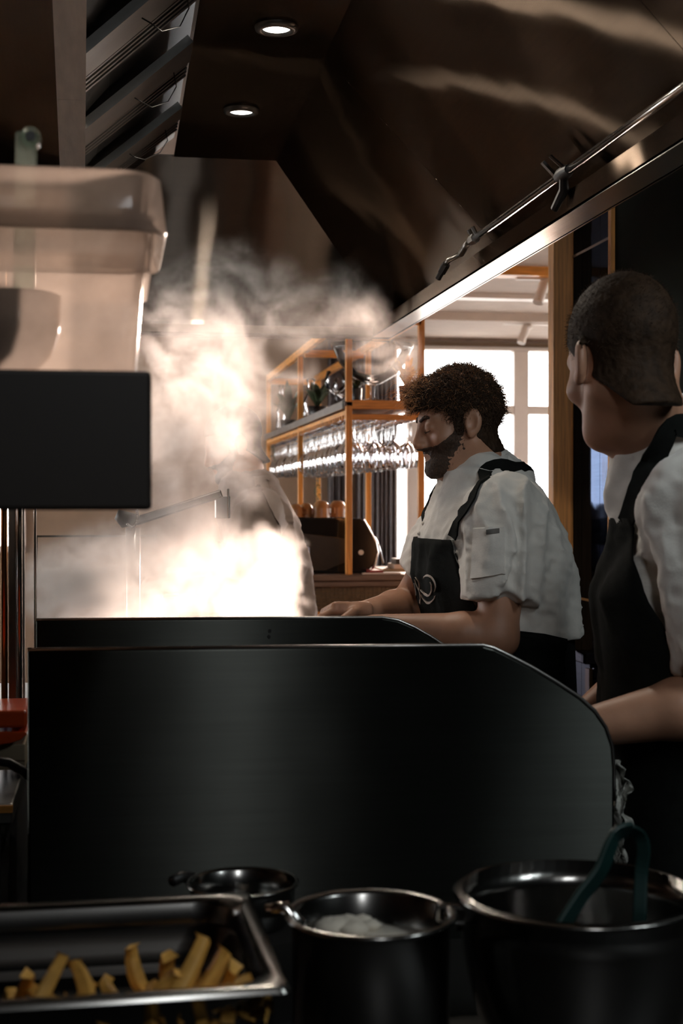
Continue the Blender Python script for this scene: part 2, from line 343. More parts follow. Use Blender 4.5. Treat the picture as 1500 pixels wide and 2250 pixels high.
# gutters
g = MB(); g.box((Xo - GW, Y0, zl), (Xo, Yb, zl + .006)); g.box((Xo - .004, Y0, zl), (Xo + .004, Yb, zb + .02))
g.build('gutter', 'gutter', hood)
B('gutter_wall', (Xo - GW, Y0, zl + .001), (Xo - GW + .004, Yb, zl + .045), 'hood_y', hood)
g = MB(); g.box((XL - .95, Yb - GW, zl), (Xo, Yb, zl + .006)); g.box((XL - .95, Yb - .004, zl), (Xo, Yb + .004, zb + .02))
g.build('gutter', 'hood_x', hood)
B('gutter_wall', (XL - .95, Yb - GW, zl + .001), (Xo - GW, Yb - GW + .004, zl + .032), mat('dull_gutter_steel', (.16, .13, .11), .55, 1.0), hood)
p0, p1, q0, q1 = online(La, Lb, Y0), online(La, Lb, Yt), online(La2, Lb2, Y0), online(La2, Lb2, Yt)
yj = 3.05
for ya, yb_ in ((Y0, yj - .001), (yj + .001, Yt)):
    a, b, c, d = online(La, Lb, ya), online(La, Lb, yb_), online(La2, Lb2, yb_ + .0), online(La2, Lb2, ya)
    sheet('gutter', [a, b, c, d], 'gutter_l', (0, 0, .01))
# left far slope (dark)
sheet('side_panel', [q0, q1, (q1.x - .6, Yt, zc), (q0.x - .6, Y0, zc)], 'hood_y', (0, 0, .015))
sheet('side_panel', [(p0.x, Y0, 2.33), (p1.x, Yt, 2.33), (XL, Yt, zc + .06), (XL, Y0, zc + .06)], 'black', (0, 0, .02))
# grease filters: frame sheet, ridged baffles, dark opening, wire handle
def on_bank(Y, s, lift=0):                               # s: 0 at the gutter, 1 at the ceiling edge
    a = online(La, Lb, Y); b = Vector((XL, Y, zc)); n = Vector((zc - 2.29, 0, -(XL - a.x))).normalized()
    return a + (b - a) * s + n * lift
per = .555
for i, y0 in enumerate((1.62, 2.175, 2.73, 3.285, 3.84)):
    lab = 'filter'
    f = thing('grease_filter', '', '', (0, y0, 2.3)); del f['label']; del f['category']
    f.parent = hood; f.location = Vector((0, y0, 2.3)) - Vector(hood.location)
    w0 = .15 if y0 < 3.8 else .12
    c = [on_bank(y0, 0), on_bank(y0 + w0, 0), on_bank(y0 + w0, 1), on_bank(y0, 1)]
    MB().prism(c, on_bank(y0, 0, -.02) - on_bank(y0, 0)).build('frame', 'steel_d', f)
    if y0 + w0 + .16 < Yt:
        for k in range(5):
            ya = y0 + w0 + .008 + .031 * k
            MB().bar(on_bank(ya, 0.0, -.012), on_bank(ya, 1.0, -.012), .013, .012, (0.5, 0, -.8)).build('baffle', 'steel_d', f)
    h = [on_bank(y0 + w0 * .4, .45, .003), on_bank(y0 + w0 * .4, .47, .02), on_bank(y0 + w0 * .9, .55, .03), on_bank(y0 + w0 * 1.4, .72, .03), on_bank(y0 + w0 * 1.2, .82, .02), on_bank(y0 + w0 * .8, .83, .003)]
    MB().tube(h, .0014, 6).build('handle', 'black', f, True)
# two recessed lamps in the hood ceiling
lampm = emis('lamp_disc', (1, .96, .9), 9)
for k, (px, py, lab) in enumerate(((607, 63, 'nearer round recessed lamp in the hood'), (530, 245, 'farther round recessed lamp in the hood'))):
    c = PZ(px, py, zc - .004); t = thing('recessed_lamp', lab, 'lamp', c, 'hood lamps')
    MB().lathe([(.0305, -.002), (.034, -.007), (.047, -.004), (.049, .004)], c, 28).build('bezel', 'steel_d', t, True)
    MB().lathe([(.0001, 0), (.031, .0)], c, 24).build('lamp_disc', lampm, t)
    l = bpy.data.lights.new('lamp_bulb', 'SPOT'); l.energy = 14; l.spot_size = rad(168); l.spot_blend = .4; l.shadow_soft_size = .028; l.color = (1, .88, .74)
    o = bpy.data.objects.new('lamp_bulb', l); COL.objects.link(o); o.parent = t; o.location = (0, 0, -.012)
# fire-suppression pipe with nozzles
pz = 2.075
pa = PZ(1040, 525, pz); pb = PZ(1500, 190, pz); pend = pa + (pb - pa) * 2.2
pp = thing('suppression_pipe', 'thin steel fire suppression pipe with nozzles along the hood edge', 'pipe', pa)
MB().tube([pa + (pa - pb).normalized() * .05, pend], .0075, 12).build('pipe', 'chrome', pp, True)
fit = MB(); fit.tube([pa + (pa - pb).normalized() * .02, pa - (pa - pb).normalized() * .02], .012, 8)
e0 = pa + (pa - pb).normalized() * .05
fit.build('coupling', 'steel_d', pp, 'auto')
MB().tube([e0, e0 + Vector((.0, .03, -.004)), e0 + Vector((-.004, .06, -.018))], .008, 10).build('elbow', 'steel_d', pp, True)
n0 = P(985, 572, e0.y + .08); n1 = P(962, 612, e0.y + .12)
MB().tube([e0 + Vector((0, .055, -.016)), n0, n0 + (n1 - n0) * .3], .0065, 10).build('drop', 'steel_d', pp, True)
MB().tube([n0 + (n1 - n0) * .2, n0 + (n1 - n0) * .65, n0 + (n1 - n0) * .66, n1], [.011, .011, .008, .008], 6).build('nozzle', 'black', pp, 'auto')
for fx, dx in ((.035, 0), (.0, 1)):
    q = pa + (pb - pa).normalized() * fx
    MB().tube([q, q + Vector((-.012, .0, .022))], [.005, .006], 8).build('screw', 'steel_d', pp, 'auto')
for fr in (.545,):
    q = pa + (pb - pa) * fr; dq = (pb - pa).normalized()
    MB().tube([q - dq * .035, q - dq * .012, q + dq * .012, q + dq * .035], [.010, .014, .014, .010], 10).build('tee', 'black', pp, 'auto')
    MB().tube([q, q + Vector((.004, .01, -.03)), q + Vector((-.004, .045, -.06))], [.008, .010, .008], 8).build('nozzle', 'black', pp, 'auto')
    MB().tube([q + dq * .02, q + Vector((-.03, -.01, .03))], .004, 6).build('bracket', 'steel_d', pp)
    MB().bar(q - dq * .04, q - dq * .04 + Vector((-.03, 0, .03)), .012, .006).build('bracket', 'steel_d', pp)
# ------------------------------------------------------------ bar, rack and everything on it
YB = 6.0; zbar = P(765, 1263, YB).z
bar = thing('bar_counter', 'long bar counter faced with small brown mosaic tiles', 'counter', (.9, YB + .3, 0))
xb0, xb1 = P(380, 1300, YB).x, P(1195, 1300, YB).x
B('counter_top', (xb0, YB - .03, zbar - .025), (xb1, YB + .75, zbar), 'walnut', bar, .004)
zm = P(765, 1290, YB).z
B('moulding', (xb0, YB - .018, zm), (xb1, YB + .05, zbar - .025), 'walnut', bar, .006)
z6 = P(765, 1343, YB).z; z7 = P(765, 1358, YB).z
B('body', (xb0, YB + .004, 0), (xb1, YB + .7, zm), 'grout', bar)
B('trim_board', (xb0, YB - .02, z7), (xb1, YB + .01, z6), 'wood_h', bar, .003)
ts = (zm - z6) / 6.0; xt0 = P(640, 1300, YB).x; tme = None
for r in range(6):
    for c in range(38):
        x0 = xt0 + c * ts * 1.08
        if tme is None: tme = MB().box((0, 0, 0), (ts * .94, .008, ts * .85)); tob = tme.build('tile', 'tile', bar); tme = tob.data; o = tob
        else: o = bpy.data.objects.new('tile', tme); COL.objects.link(o); o.parent = bar
        o.location = Vector((x0, YB - .002 + random.uniform(0, .002), z6 + r * ts + .001)) - Vector(bar.location)
# hanging rack
rx0, rx1 = P(767, 1000, YB).x, P(924, 1000, YB + .02).x
rack = thing('glass_rack', 'tall open wooden rack holding shelves above the bar', 'rack', ((rx0 + rx1) / 2, 7.5, zbar))
pw = .027; ztop = 2.24
yl = [6.0, 7.62, 9.25]; yr = [6.0, 7.3, 9.15]
for x, ys in ((rx0, yl), (rx1, yr)):
    for y in ys: B('post', (x - pw / 2, y, zbar), (x + pw / 2, y + pw, ztop), 'wood', rack, .002)
zs1 = P(765, 882, YB).z; zs0 = P(765, 916, YB).z
sh0 = P(765, 884, YB).z
for x in (rx0, rx1): B('top_beam', (x - pw / 2, 6.0, ztop - .02), (x + pw / 2, 9.28, ztop + .02), 'wood_h', rack, .002)
for y in (6.0, 7.45, 9.25): B('top_beam', (rx0, y, ztop - .04), (rx1, y + pw, ztop), 'wood_h', rack, .002)
B('shelf_board', (rx0 - .02, 6.0, zs1 - .02), (rx1 + .01, 9.27, zs1), 'walnut', rack, .002)
B('shelf_edge', (rx0 - .028, 6.03, zs1 - .03), (rx0 - .018, 9.27, zs1 + .004), 'steel_d', rack, .001)
B('front_rail', (rx0 + pw / 2, 5.995, zs1 - .032), (rx1 - pw / 2, 6.02, zs1 + .006), 'wood_h', rack, .002)
B('front_rail', (rx0 + pw / 2, 5.995, zs0 - .012), (rx1 - pw / 2, 6.02, zs0 + .012), 'wood_h', rack, .002)
for k in range(48):                                      # cross slats that carry the glasses
    y = 6.06 + k * .067
    B('slat', (rx0 - .01, y, zs0 - .004), (rx1, y + .022, zs0 + .012), 'wood_h', rack)
B('back_rail', (rx0 - .012, 6.03, zs0 + .012), (rx0 + .012, 9.25, zs0 + .03), 'wood_h', rack); B('back_rail', (rx1 - .012, 6.03, zs0 + .012), (rx1 + .012, 9.25, zs0 + .03), 'wood_h', rack)
# wine glasses
gp = [(.034, 0), (.034, -.002), (.012, -.006), (.0042, -.014), (.0036, -.085), (.008, -.095), (.028, -.115), (.038, -.145), (.036, -.175), (.030, -.21), (.0285, -.21), (.0345, -.175), (.0365, -.145), (.026, -.117), (.001, -.1)]
g0 = None
for iy in range(34):
    for ix in range(4):
        x = rx0 + .03 + ix * (rx1 - rx0 - .06) / 3; y = 6.07 + iy * .092 + random.uniform(-.012, .012)
        if g0 is None: g0 = MB().lathe(gp, (0, 0, 0), 14).build('wine_glass', 'wine', None, True); o = g0
        else: o = g0.copy(); COL.objects.link(o)
        o.location = (x + random.uniform(-.006, .006), y, zs0 - .004); o.rotation_euler = (random.uniform(-.05, .05), random.uniform(-.05, .05), random.uniform(0, 6))
        ordn = ('first', 'second', 'third', 'fourth', 'fifth', 'sixth', 'seventh', 'eighth')
        lab = ('clear wine glass hanging upside down, %s row from the front post, %s from left' % (ordn[iy], ordn[ix])) if iy < 8 else 'clear wine glass hanging upside down in the far part of the long rack'
        tag(o, lab, 'wine glass', 'wine glasses hanging upside down under the rack shelf')
# big glass bowl on a foot
Yv = 6.17
vb = P(818, 882, Yv); ppm = FPX / (vb - CAM).dot(RM @ Vector((0, 0, -1)))
k = 1 / ppm
prof = [(30, 0), (30, 2), (8, 6), (5, 12), (6, 34), (20, 40), (52, 58), (74, 85), (86, 112), (93, 126), (91, 126), (83, 110), (71, 86), (50, 61), (18, 44), (1, 42)]
tag(MB().lathe([(r * k, z * k) for r, z in prof], vb, 32, 1, .8).build('footed_bowl', 'wine', None, True), 'large footed glass bowl on the rack shelf', 'bowl')
# goblets on the shelf
for px, sc, lab in ((737, 1.0, 'round brandy goblet catching light on the rack shelf, left one'), (752, .9, 'round brandy goblet beside the big glass bowl')):
    v = P(px, 886, 6.35 if sc == 1 else 6.5); v.z = zs1
    pr_ = [(.032, 0), (.032, .002), (.006, .008), (.0045, .05), (.012, .058), (.045, .085), (.052, .115), (.04, .16), (.0385, .16), (.05, .115), (.043, .087), (.001, .062)]
    tag(MB().lathe([(r * sc, z * sc) for r, z in pr_], v, 20).build('goblet', 'wine', None, True), lab, 'goblet', 'goblets on the rack shelf')
# carafes / bottles further along the shelf
for px, Y, lab, rr, hh in ((683, 7.2, 'clear glass carafe on the rack shelf', .05, .24), (608, 8.7, 'tall clear bottle at the far end of the rack shelf', .035, .32)):
    v = P(px, 900, Y); v.x = rx0 + .07; v.z = zs1
    v.y = min(9.15, v.x / (P(px, 900, 5).x / 5))
    tag(MB().lathe([(.001, .004), (rr, .004), (rr * 1.02, .05), (rr * .95, hh * .45), (rr * .4, hh * .68), (rr * .38, hh * .9), (rr * .55, hh), (rr * .5, hh), (rr * .33, hh * .9), (rr * .35, hh * .68), (rr * .9, hh * .45), (.001, .012)], v, 18).build('carafe', 'wine', None, True), lab, 'carafe')
# plants on the shelf
def plant(name, c, h, spread, n, m_, lab, pot='black', droop=.3, lw=.02, seed=1):
    rr = random.Random(seed); t = thing(name, lab, 'plant', c)
    pr0 = min(.05, spread * .5)
    if pot: MB().lathe([(.001, 0), (pr0 * .8, 0), (pr0, .08), (pr0 * .9, .08), (pr0 * .7, .02)], c, 16).build('pot', pot, t, True)
    base = c + Vector((0, 0, .07 if pot else 0))
    for i in range(n):
        a = rr.uniform(0, 6.28); s = rr.uniform(.35, 1) * spread; hh = h * rr.uniform(.5, 1)
        tip = base + Vector((math.cos(a) * s, math.sin(a) * s, hh)); mid = base + Vector((math.cos(a) * s * .4, math.sin(a) * s * .4, hh * .75)); end = tip - Vector((0, 0, droop * hh * rr.random()))
        sd_ = Vector((-math.sin(a), math.cos(a), 0)); rows = []
        for j in range(6):
            u = j / 5; p = base * (1 - u) ** 2 + mid * 2 * u * (1 - u) + end * u * u; w = lw * (math.sin(math.pi * min(1, .12 + u * .88)) + .05)
            rows.append([p - sd_ * w, p + Vector((0, 0, .15 * w)), p + sd_ * w])
        MB().grid(rows).build('leaf', m_, t, True)
    return t
v = P(697, 880, 6.9); v.z = zs1; v.x = rx0 + .08; v.y = v.x / (P(697, 880, 5).x / 5)
plant('potted_plant', v, .16, .10, 22, 'leaf', 'dark leafy plant on the rack shelf by the goblets', seed=3)
v = P(633, 900, 8.3); v.x = rx0 + .08; v.y = v.x / (P(633, 880, 5).x / 5); v.z = zs1
plant('potted_plant', v, .26, .13, 26, 'leaf', 'dark bushy plant at the far end of the rack shelf', seed=5)
v = P(893, 882, 6.12); v.z = zs1
plant('golden_plant', v, .145, .075, 34, 'gold', 'golden sunlit leafy plant at the right end of the shelf', lw=.013, seed=8)
v = P(783, 882, 6.3); v.z = zs1
plant('potted_plant', v, .07, .05, 14, 'leaf', 'low dark plant under the big glass bowl', seed=11, lw=.012)
# trailing vines hanging behind the rack
for px, y0, y1, Y, lab in ((600, 1000, 1100, 9.0, 'trailing vine at the far left post of the rack'), (695, 1050, 1100, 8.8, 'trailing vine hanging in front of the far wall')):
    t = thing('trailing_vine', lab, 'vine', P(px, y0, Y)); rr = random.Random(px)
    pts = [P(px + 4 * math.sin(i), y0 + (y1 - y0) * i / 8, Y) for i in range(9)]
    pts = [Vector((p.x, p.y, p.z)) for p in pts]; pts[0].z = max(pts[0].z, zs0)
    MB().tube(pts, .003, 5).build('stem', 'leaf', t)
    for i in range(26):
        p = pts[0].lerp(pts[-1], i / 25); a = rr.uniform(0, 6.28); q = p + Vector((math.cos(a), math.sin(a), -.3)) * .035; s_ = Vector((-math.sin(a), math.cos(a), 0)) * .012
        MB().grid([[p, p + Vector((0, 0, .001))], [p.lerp(q, .5) - s_, p.lerp(q, .5) + s_], [q, q + Vector((0, 0, .001))]]).build('leaf', 'leaf', t)

# coffee machine on the bar
Ym = 6.12
cm = thing('coffee_machine', 'black coffee machine with a rounded end on the bar', 'coffee machine', P(740, 1262, Ym))
def px_poly(pts, Y): return [P(x, y, Y) for x, y in pts]
bodyp = px_poly([(622, 1258), (622, 1150), (628, 1136), (792, 1139), (800, 1144), (816, 1172), (828, 1198), (829, 1216), (822, 1240), (808, 1256), (796, 1260)], Ym)
MB().prism(bodyp, (0.02, .34, 0)).build('body', 'blackg', cm, False, .006)
side = px_poly([(640, 1168), (760, 1184), (760, 1235), (715, 1254), (645, 1254)], Ym - .004)
MB().prism(side, (0, .006, 0)).build('side_panel', mat('dark_brown_panel', (.03, .018, .01), .25), cm, False, .002)
cc = P(793, 1214, Ym - .004)
MB().tube([cc, cc + Vector((0, .006, 0))], .0115, 20).build('badge', mat('pale_badge', (.75, .68, .6), .4), cm)
rim = [P(x, y, Ym + .0) for x, y in ((800, 1142), (814, 1166), (827, 1192), (832, 1214), (826, 1240), (818, 1256))]
MB().tube([p + Vector((.004, .05, 0)) for p in rim], .006, 8).build('chrome_edge', 'chrome', cm, True)
MB().tube([P(823, 1180, Ym + .1), P(832, 1200, Ym + .1), P(842, 1238, Ym + .1)], .004, 8).build('steam_wand', 'chrome', cm, True)
nt_ = px_poly([(655, 1196), (680, 1203), (680, 1252), (660, 1250)], Ym - .012)
tag(MB().prism(nt_, (0, .003, 0)).build('note_card', mat('blue_white_card', (.45, .52, .72), .6)), 'pale blue card leaning on the coffee machine', 'card')
# cups stacked upside down on the machine
cupm = mat('brown_cup', (.33, .16, .06), .3)
zc_ = P(700, 1137, Ym).z
for i, (px, sc) in enumerate(((650, .82), (672, .85), (705, 1.02), (741, 1.02))):
    c = P(px, 1137, Ym + .05 + .04 * (i % 2)); c.z = zc_
    pr_ = [(.040, 0), (.040, .004), (.037, .012), (.038, .03), (.034, .052), (.024, .066), (.014, .072), (.001, .073)]
    t = thing('coffee_cup', ('small brown cup, leftmost on the coffee machine', 'small brown cup, second from left on the coffee machine', 'larger brown cup upside down on the coffee machine', 'larger brown cup beside the front rack post')[i], 'cup', c, 'cups on top of the coffee machine')
    MB().lathe([(r * sc, z * sc) for r, z in pr_], c, 20).build('cup_body', cupm, t, True)
    MB().tube([c + Vector((.035 * sc, -.008, .045 * sc)), c + Vector((.055 * sc, -.02, .04 * sc)), c + Vector((.055 * sc, -.02, .02 * sc)), c + Vector((.036 * sc, -.008, .014 * sc))], .004, 6).build('handle', cupm, t, True)
# books and papers at the end of the bar
def slab(name, px0, px1, py0, py1, Y, dep, m_, lab, cat, rz=0):
    a, b = P(px0, py1, Y), P(px1, py0, Y); z0_ = a.z
    o = MB().box((0, 0, 0), (b.x - a.x, dep, b.z - a.z)).build(name, m_, None, False, .0015); o.location = a; o.rotation_euler = (0, 0, rz); return tag(o, lab, cat)
slab('book', 813, 842, 1253, 1262, 6.02, .18, mat('red_book', (.30, .03, .02), .5), 'thin red book at the end of the bar', 'book')
slab('paper_stack', 797, 880, 1258.5, 1262.5, 5.985, .03, 'white', 'white sheet lying along the bar edge', 'paper')
slab('menu_board', 838, 893, 1250, 1257, 6.06, .18, mat('tan_board', (.34, .25, .15), .6), 'tan menu board under the white papers', 'menu')
slab('paper_stack', 866, 898, 1240, 1250, 6.08, .16, 'white', 'white papers stacked on the tan menu board', 'paper')
slab('tablet', 870, 902, 1228, 1240, 6.09, .12, 'black', 'black tablet on top of the white papers', 'tablet')
# items by the oak post: ledge, drawers, pumpkin, cups
lz = P(1190, 1432, 4.7).z
ledge = thing('pass_ledge', 'wooden pass ledge under the oak post', 'ledge', (XR - .1, 4.6, 0))
x0, x1 = P(1150, 1440, 4.45).x, P(1257, 1440, 4.45).x
B('ledge_top', (x0, 4.42, P(1200, 1462, 4.42).z), (x1, 4.98, P(1200, 1437, 4.42).z), 'walnut', ledge, .004)
B('cabinet', (x0 + .02, 4.46, 0), (x1 - .03, 4.95, P(1200, 1462, 4.42).z), 'black', ledge)
for k in range(4):
    z1_ = P(1200, 1470 + 26 * k, 4.44).z; z0_ = P(1200, 1492 + 26 * k, 4.44).z
    B('drawer', (x0 + .02, 4.435, z0_), (x1 - .035, 4.46, z1_), 'walnut', ledge, .003)
B('edge_strip', (x1 - .030, 4.43, .2), (x1 - .018, 4.47, P(1200, 1472, 4.44).z), 'wood', ledge)
post.location.z = P(1200, 1437, 4.42).z - 1.02
pk = P(1204, 1412, 4.75); pk.z = P(1200, 1437, 4.42).z; r0 = .042
pm = MB(); n = 40
prof = [(max(.001, r0 * math.sin(math.pi * i / 12)), r0 * .85 * (1 - math.cos(math.pi * i / 12))) for i in range(13)]
pm.lathe(prof, (0, 0, 0), n); pm.v = [(x * (1 + .08 * math.cos(8 * math.atan2(y, x))), y * (1 + .08 * math.cos(8 * math.atan2(y, x))), z) for x, y, z in pm.v]
pt = thing('pumpkin', 'small orange pumpkin on the pass ledge by the oak post', 'pumpkin', pk)
o = pm.build('flesh', mat('pumpkin_skin', (.65, .20, .03), .45), pt, True); o.location = (0, 0, 0)
MB().tube([(0, 0, r0 * 1.6), (.004, 0, r0 * 1.85), (.012, 0, r0 * 2.0)], .005, 6).build('stalk', 'leaf', pt).location = (0, 0, 0)
for px, Y, r_, h_, m_, lab in ((1209, 4.64, .018, .095, 'wood', 'narrow wooden pot behind the orange pumpkin'), (1190, 4.66, .017, .06, 'wine', 'small tumbler left of the orange pumpkin')):
    c = P(px, 1420, Y); c.z = pk.z
    tag(MB().lathe([(.001, 0), (r_ * .8, 0), (r_, h_), (r_ * .9, h_), (r_ * .72, .006), (.001, .006)], c, 18).build('cup', m_, None, True), lab, 'cup')
# table edge and chairs seen against the low light by the window
tb = thing('dining_table', 'pale dining table by the bright window', 'table', (2.6, 9.2, 0))
B('table_top', (2.1, 8.8, .72), (3.3, 9.6, .75), 'white', tb, .004)
for x in (2.15, 3.25):
    for y in (8.85, 9.55): B('leg', (x - .02, y - .02, 0), (x + .02, y + .02, .72), 'wood', tb)
# ------------------------------------------------------------ implicit-surface figures
F32 = np.float32
def A3(v): return np.array([v[0], v[1], v[2]], F32)
def smin(a, b, k): h = np.clip(.5 + .5 * (b - a) / k, 0, 1); return b + (a - b) * h - k * h * (1 - h)
def smax(a, b, k): return -smin(-a, -b, k)
def cone(p, a, b, r1, r2):
    a, b = A3(a), A3(b); ba = b - a; pa = p - a; t = np.clip(pa @ ba / max(1e-9, float(ba @ ba)), 0, 1)
    return np.linalg.norm(pa - t[:, None] * ba, axis=1) - (r1 + (r2 - r1) * t)
def ell(p, c, r, R=None):
    q = p - A3(c)
    if R is not None: q = q @ R
    r = A3(r); k0 = np.linalg.norm(q / r, axis=1); k1 = np.linalg.norm(q / (r * r), axis=1) + 1e-6
    return k0 * (k0 - 1) / k1
def rotm(rx, ry, rz): return np.array(Matrix.Rotation(rz, 3, 'Z') @ Matrix.Rotation(ry, 3, 'Y') @ Matrix.Rotation(rx, 3, 'X'), F32)
_perm = rng.random((64, 64, 64)).astype(F32)
def vnoise(p):
    i = np.floor(p).astype(np.int32); f = (p - i).astype(F32); f = f * f * (3 - 2 * f); r = 0
    for dx in (0, 1):
        wx = f[:, 0] if dx else 1 - f[:, 0]
        for dy in (0, 1):
            wy = f[:, 1] if dy else 1 - f[:, 1]
            for dz in (0, 1):
                wz = f[:, 2] if dz else 1 - f[:, 2]
                r = r + wx * wy * wz * _perm[(i[:, 0] + dx) & 63, (i[:, 1] + dy) & 63, (i[:, 2] + dz) & 63]
    return r
def snet(f, lo, hi, h):
    lo, hi = np.array(lo, float), np.array(hi, float); n = np.ceil((hi - lo) / h).astype(int) + 1
    bs = 6; nb = -(-n // bs); n = nb * bs; ar = np.arange(bs)
    bc = np.stack(np.meshgrid(*[lo[i] + h * (bs * np.arange(nb[i]) + (bs - 1) / 2) for i in range(3)], indexing='ij'), -1).reshape(-1, 3).astype(F32)
    dc = f(bc); near = np.abs(dc) < h * bs * .87 * 1.5 + .008
    off = np.stack(np.meshgrid(ar, ar, ar, indexing='ij'), -1).reshape(-1, 3) - (bs - 1) / 2
    d6 = np.repeat(dc[:, None], bs ** 3, 1)
    g = (bc[near][:, None, :] + (off * h)[None]).reshape(-1, 3).astype(F32)
    d6[near] = np.concatenate([f(g[i:i + 400000]) for i in range(0, len(g), 400000)]).reshape(-1, bs ** 3)
    d = d6.reshape(nb[0], nb[1], nb[2], bs, bs, bs).transpose(0, 3, 1, 4, 2, 5).reshape(n)
    s = d < 0; cnt = np.zeros(n - 1, int)
    co = [(a, b, c) for a in (0, 1) for b in (0, 1) for c in (0, 1)]
    sl = lambda arr, o: arr[o[0]:n[0] - 1 + o[0], o[1]:n[1] - 1 + o[1], o[2]:n[2] - 1 + o[2]]
    for o in co: cnt += sl(s, o)
    act = (cnt > 0) & (cnt < 8); idx = np.argwhere(act); vid = -np.ones(n - 1, int); vid[act] = np.arange(len(idx))
    val = np.stack([sl(d, o)[act] for o in co], 1); acc = np.zeros((len(idx), 3)); num = np.zeros(len(idx)); C = np.array(co, float)
    for a in range(8):
        for b in range(a + 1, 8):
            if np.abs(C[a] - C[b]).sum() != 1: continue
            va, vb = val[:, a], val[:, b]; m = (va < 0) != (vb < 0); t = np.where(m, va / np.where(m, va - vb, 1), 0)
            acc += np.where(m[:, None], C[a] + t[:, None] * (C[b] - C[a]), 0); num += m
    V = lo + h * (idx + acc / num[:, None]); Fs = []
    for axn in range(3):
        u, w = [(1, 2), (2, 0), (0, 1)][axn]; sh = list(n); sh[axn] -= 1
        s0 = np.take(s, range(n[axn] - 1), axn); s1 = np.take(s, range(1, n[axn]), axn)
        e = np.argwhere(s0 != s1); e = e[(e[:, u] > 0) & (e[:, w] > 0) & (e[:, u] < n[u] - 1) & (e[:, w] < n[w] - 1)]
        if not len(e): continue
        fl = s0[e[:, 0], e[:, 1], e[:, 2]]; q = []
        for du, dw in ((-1, -1), (0, -1), (0, 0), (-1, 0)):
            c = e.copy(); c[:, u] += du; c[:, w] += dw; q.append(vid[c[:, 0], c[:, 1], c[:, 2]])
        q = np.stack(q, 1); q[~fl] = q[~fl][:, ::-1]; Fs.append(q)
    return V, np.concatenate(Fs)
def np_mesh(name, parts, m, parent):
    Vs, Qs, o = [], [], 0
    for V, Q in parts: Vs.append(V); Qs.append(Q + o); o += len(V)
    V = np.concatenate(Vs); Q = np.concatenate(Qs)
    me = bpy.data.meshes.new(name); me.vertices.add(len(V)); me.vertices.foreach_set('co', V.astype(F32).ravel())
    me.loops.add(Q.size); me.loops.foreach_set('vertex_index', Q.astype(np.int32).ravel())
    me.polygons.add(len(Q)); me.polygons.foreach_set('loop_start', np.arange(0, Q.size, 4, dtype=np.int32))
    me.update(calc_edges=True); me.validate()
    return link(name, me, m, parent, True)

def head_local(q):                                       # face to -Y, left = +X, eyes at z = 0
    x = q.copy(); x[:, 0] = np.abs(x[:, 0]); e = lambda c, r, R=None: ell(x, c, r, R)
    d = ell(q, (0, .016, .042), (.076, .099, .092))
    d = smin(d, cone(q, (0, -.030, -.01), (0, -.052, -.083), .060, .037), .03)
    d = smin(d, cone(x, (.052, .012, -.05), (.017, -.068, -.098), .020, .018), .03)
    d = smin(d, e((.044, -.052, -.028), (.024, .026, .022)), .02)
    d = smin(d, cone(x, (.0, -.083, .026), (.042, -.066, .024), .012, .011), .014)
    d = smin(d, ell(q, (0, -.082, -.101), (.022, .018, .018)), .014)
    d = smax(d, -e((.032, -.100, .004), (.019, .013, .012)), .012)
    d = smin(d, e((.032, -.0765, .002), (.0145, .0135, .0135)), .004)
    d = smax(d, -cone(x, (.020, -.0925, -.006), (.044, -.086, -.004), .0016, .0016), .003)
    d = smin(d, cone(q, (0, -.078, .012), (0, -.094, -.034), .012, .016), .012)
    d = smin(d, cone(q, (0, -.088, .012), (0, -.108, -.027), .0085, .0095), .012)
    d = smin(d, cone(q, (0, -.107, -.031), (0, -.108, -.033), .0108, .0108), .008)
    d = smin(d, e((.013, -.100, -.038), (.009, .011, .008)), .006)
    d = smin(d, cone(x, (0, -.0915, -.0605), (.021, -.081, -.064), .0075, .004), .006)
    d = smin(d, cone(x, (0, -.0900, -.0735), (.018, -.081, -.070), .0078, .004), .006)
    d = smax(d, -cone(x, (0, -.101, -.067), (.024, -.088, -.067), .0018, .0014), .003)
    ear = ell(x, (.080, .014, -.004), (.0105, .021, .033), rotm(-.25, -.12, -.38))
    ear = smax(ear, -ell(x, (.089, .009, -.002), (.008, .011, .019), rotm(-.25, 0, -.3)), .006)
    ear = smin(ear, ell(x, (.080, .004, -.030), (.007, .009, .010)), .006)
    d = smin(d, ear, .006)
    return d
def hand_field(p, w, d, n, s, curl=.5, sc=1.0):          # w wrist, d finger direction, n palm side, s thumb side
    w, d, n, s = [A3(Vector(v)) for v in (w, d, n, s)]; d = d / np.linalg.norm(d); n = n - d * (n @ d); n = n / np.linalg.norm(n); s0 = np.cross(d, n); s = s0 if s0 @ s > 0 else -s0
    q = p - (w + d * .048 * sc); b = np.stack([np.abs(q @ s) - .034 * sc, np.abs(q @ n) - .007 * sc, np.abs(q @ d) - .040 * sc], 1)
    r = np.linalg.norm(np.maximum(b, 0), axis=1) + np.minimum(b.max(1), 0) - .009 * sc
    for i, L in enumerate((.95, 1.05, 1.0, .8)):
        a = w + (d * .088 + s * (.030 - .0195 * i)) * sc; ang = .25 + .06 * i; rr = .0088
        for k, l in enumerate((.040, .026, .021)):
            ang += curl * (.9 if k else .5); v = d * math.cos(ang) + n * math.sin(ang) + s * (.06 - .04 * i); b_ = a + v * l * L * sc
            r = smin(r, cone(p, a, b_, rr * sc, (rr - .0008) * sc), .005); a = b_; rr -= .0006
    a = w + (d * .028 + s * .030) * sc; v = s * .62 + d * .72 + n * .30
    b_ = a + v * .042 * sc; r = smin(r, cone(p, a, b_, .0125 * sc, .010 * sc), .012); v2 = d * .85 + s * .25 + n * .5
    return smin(r, cone(p, b_, b_ + v2 * .03 * sc, .0098 * sc, .0078 * sc), .005)

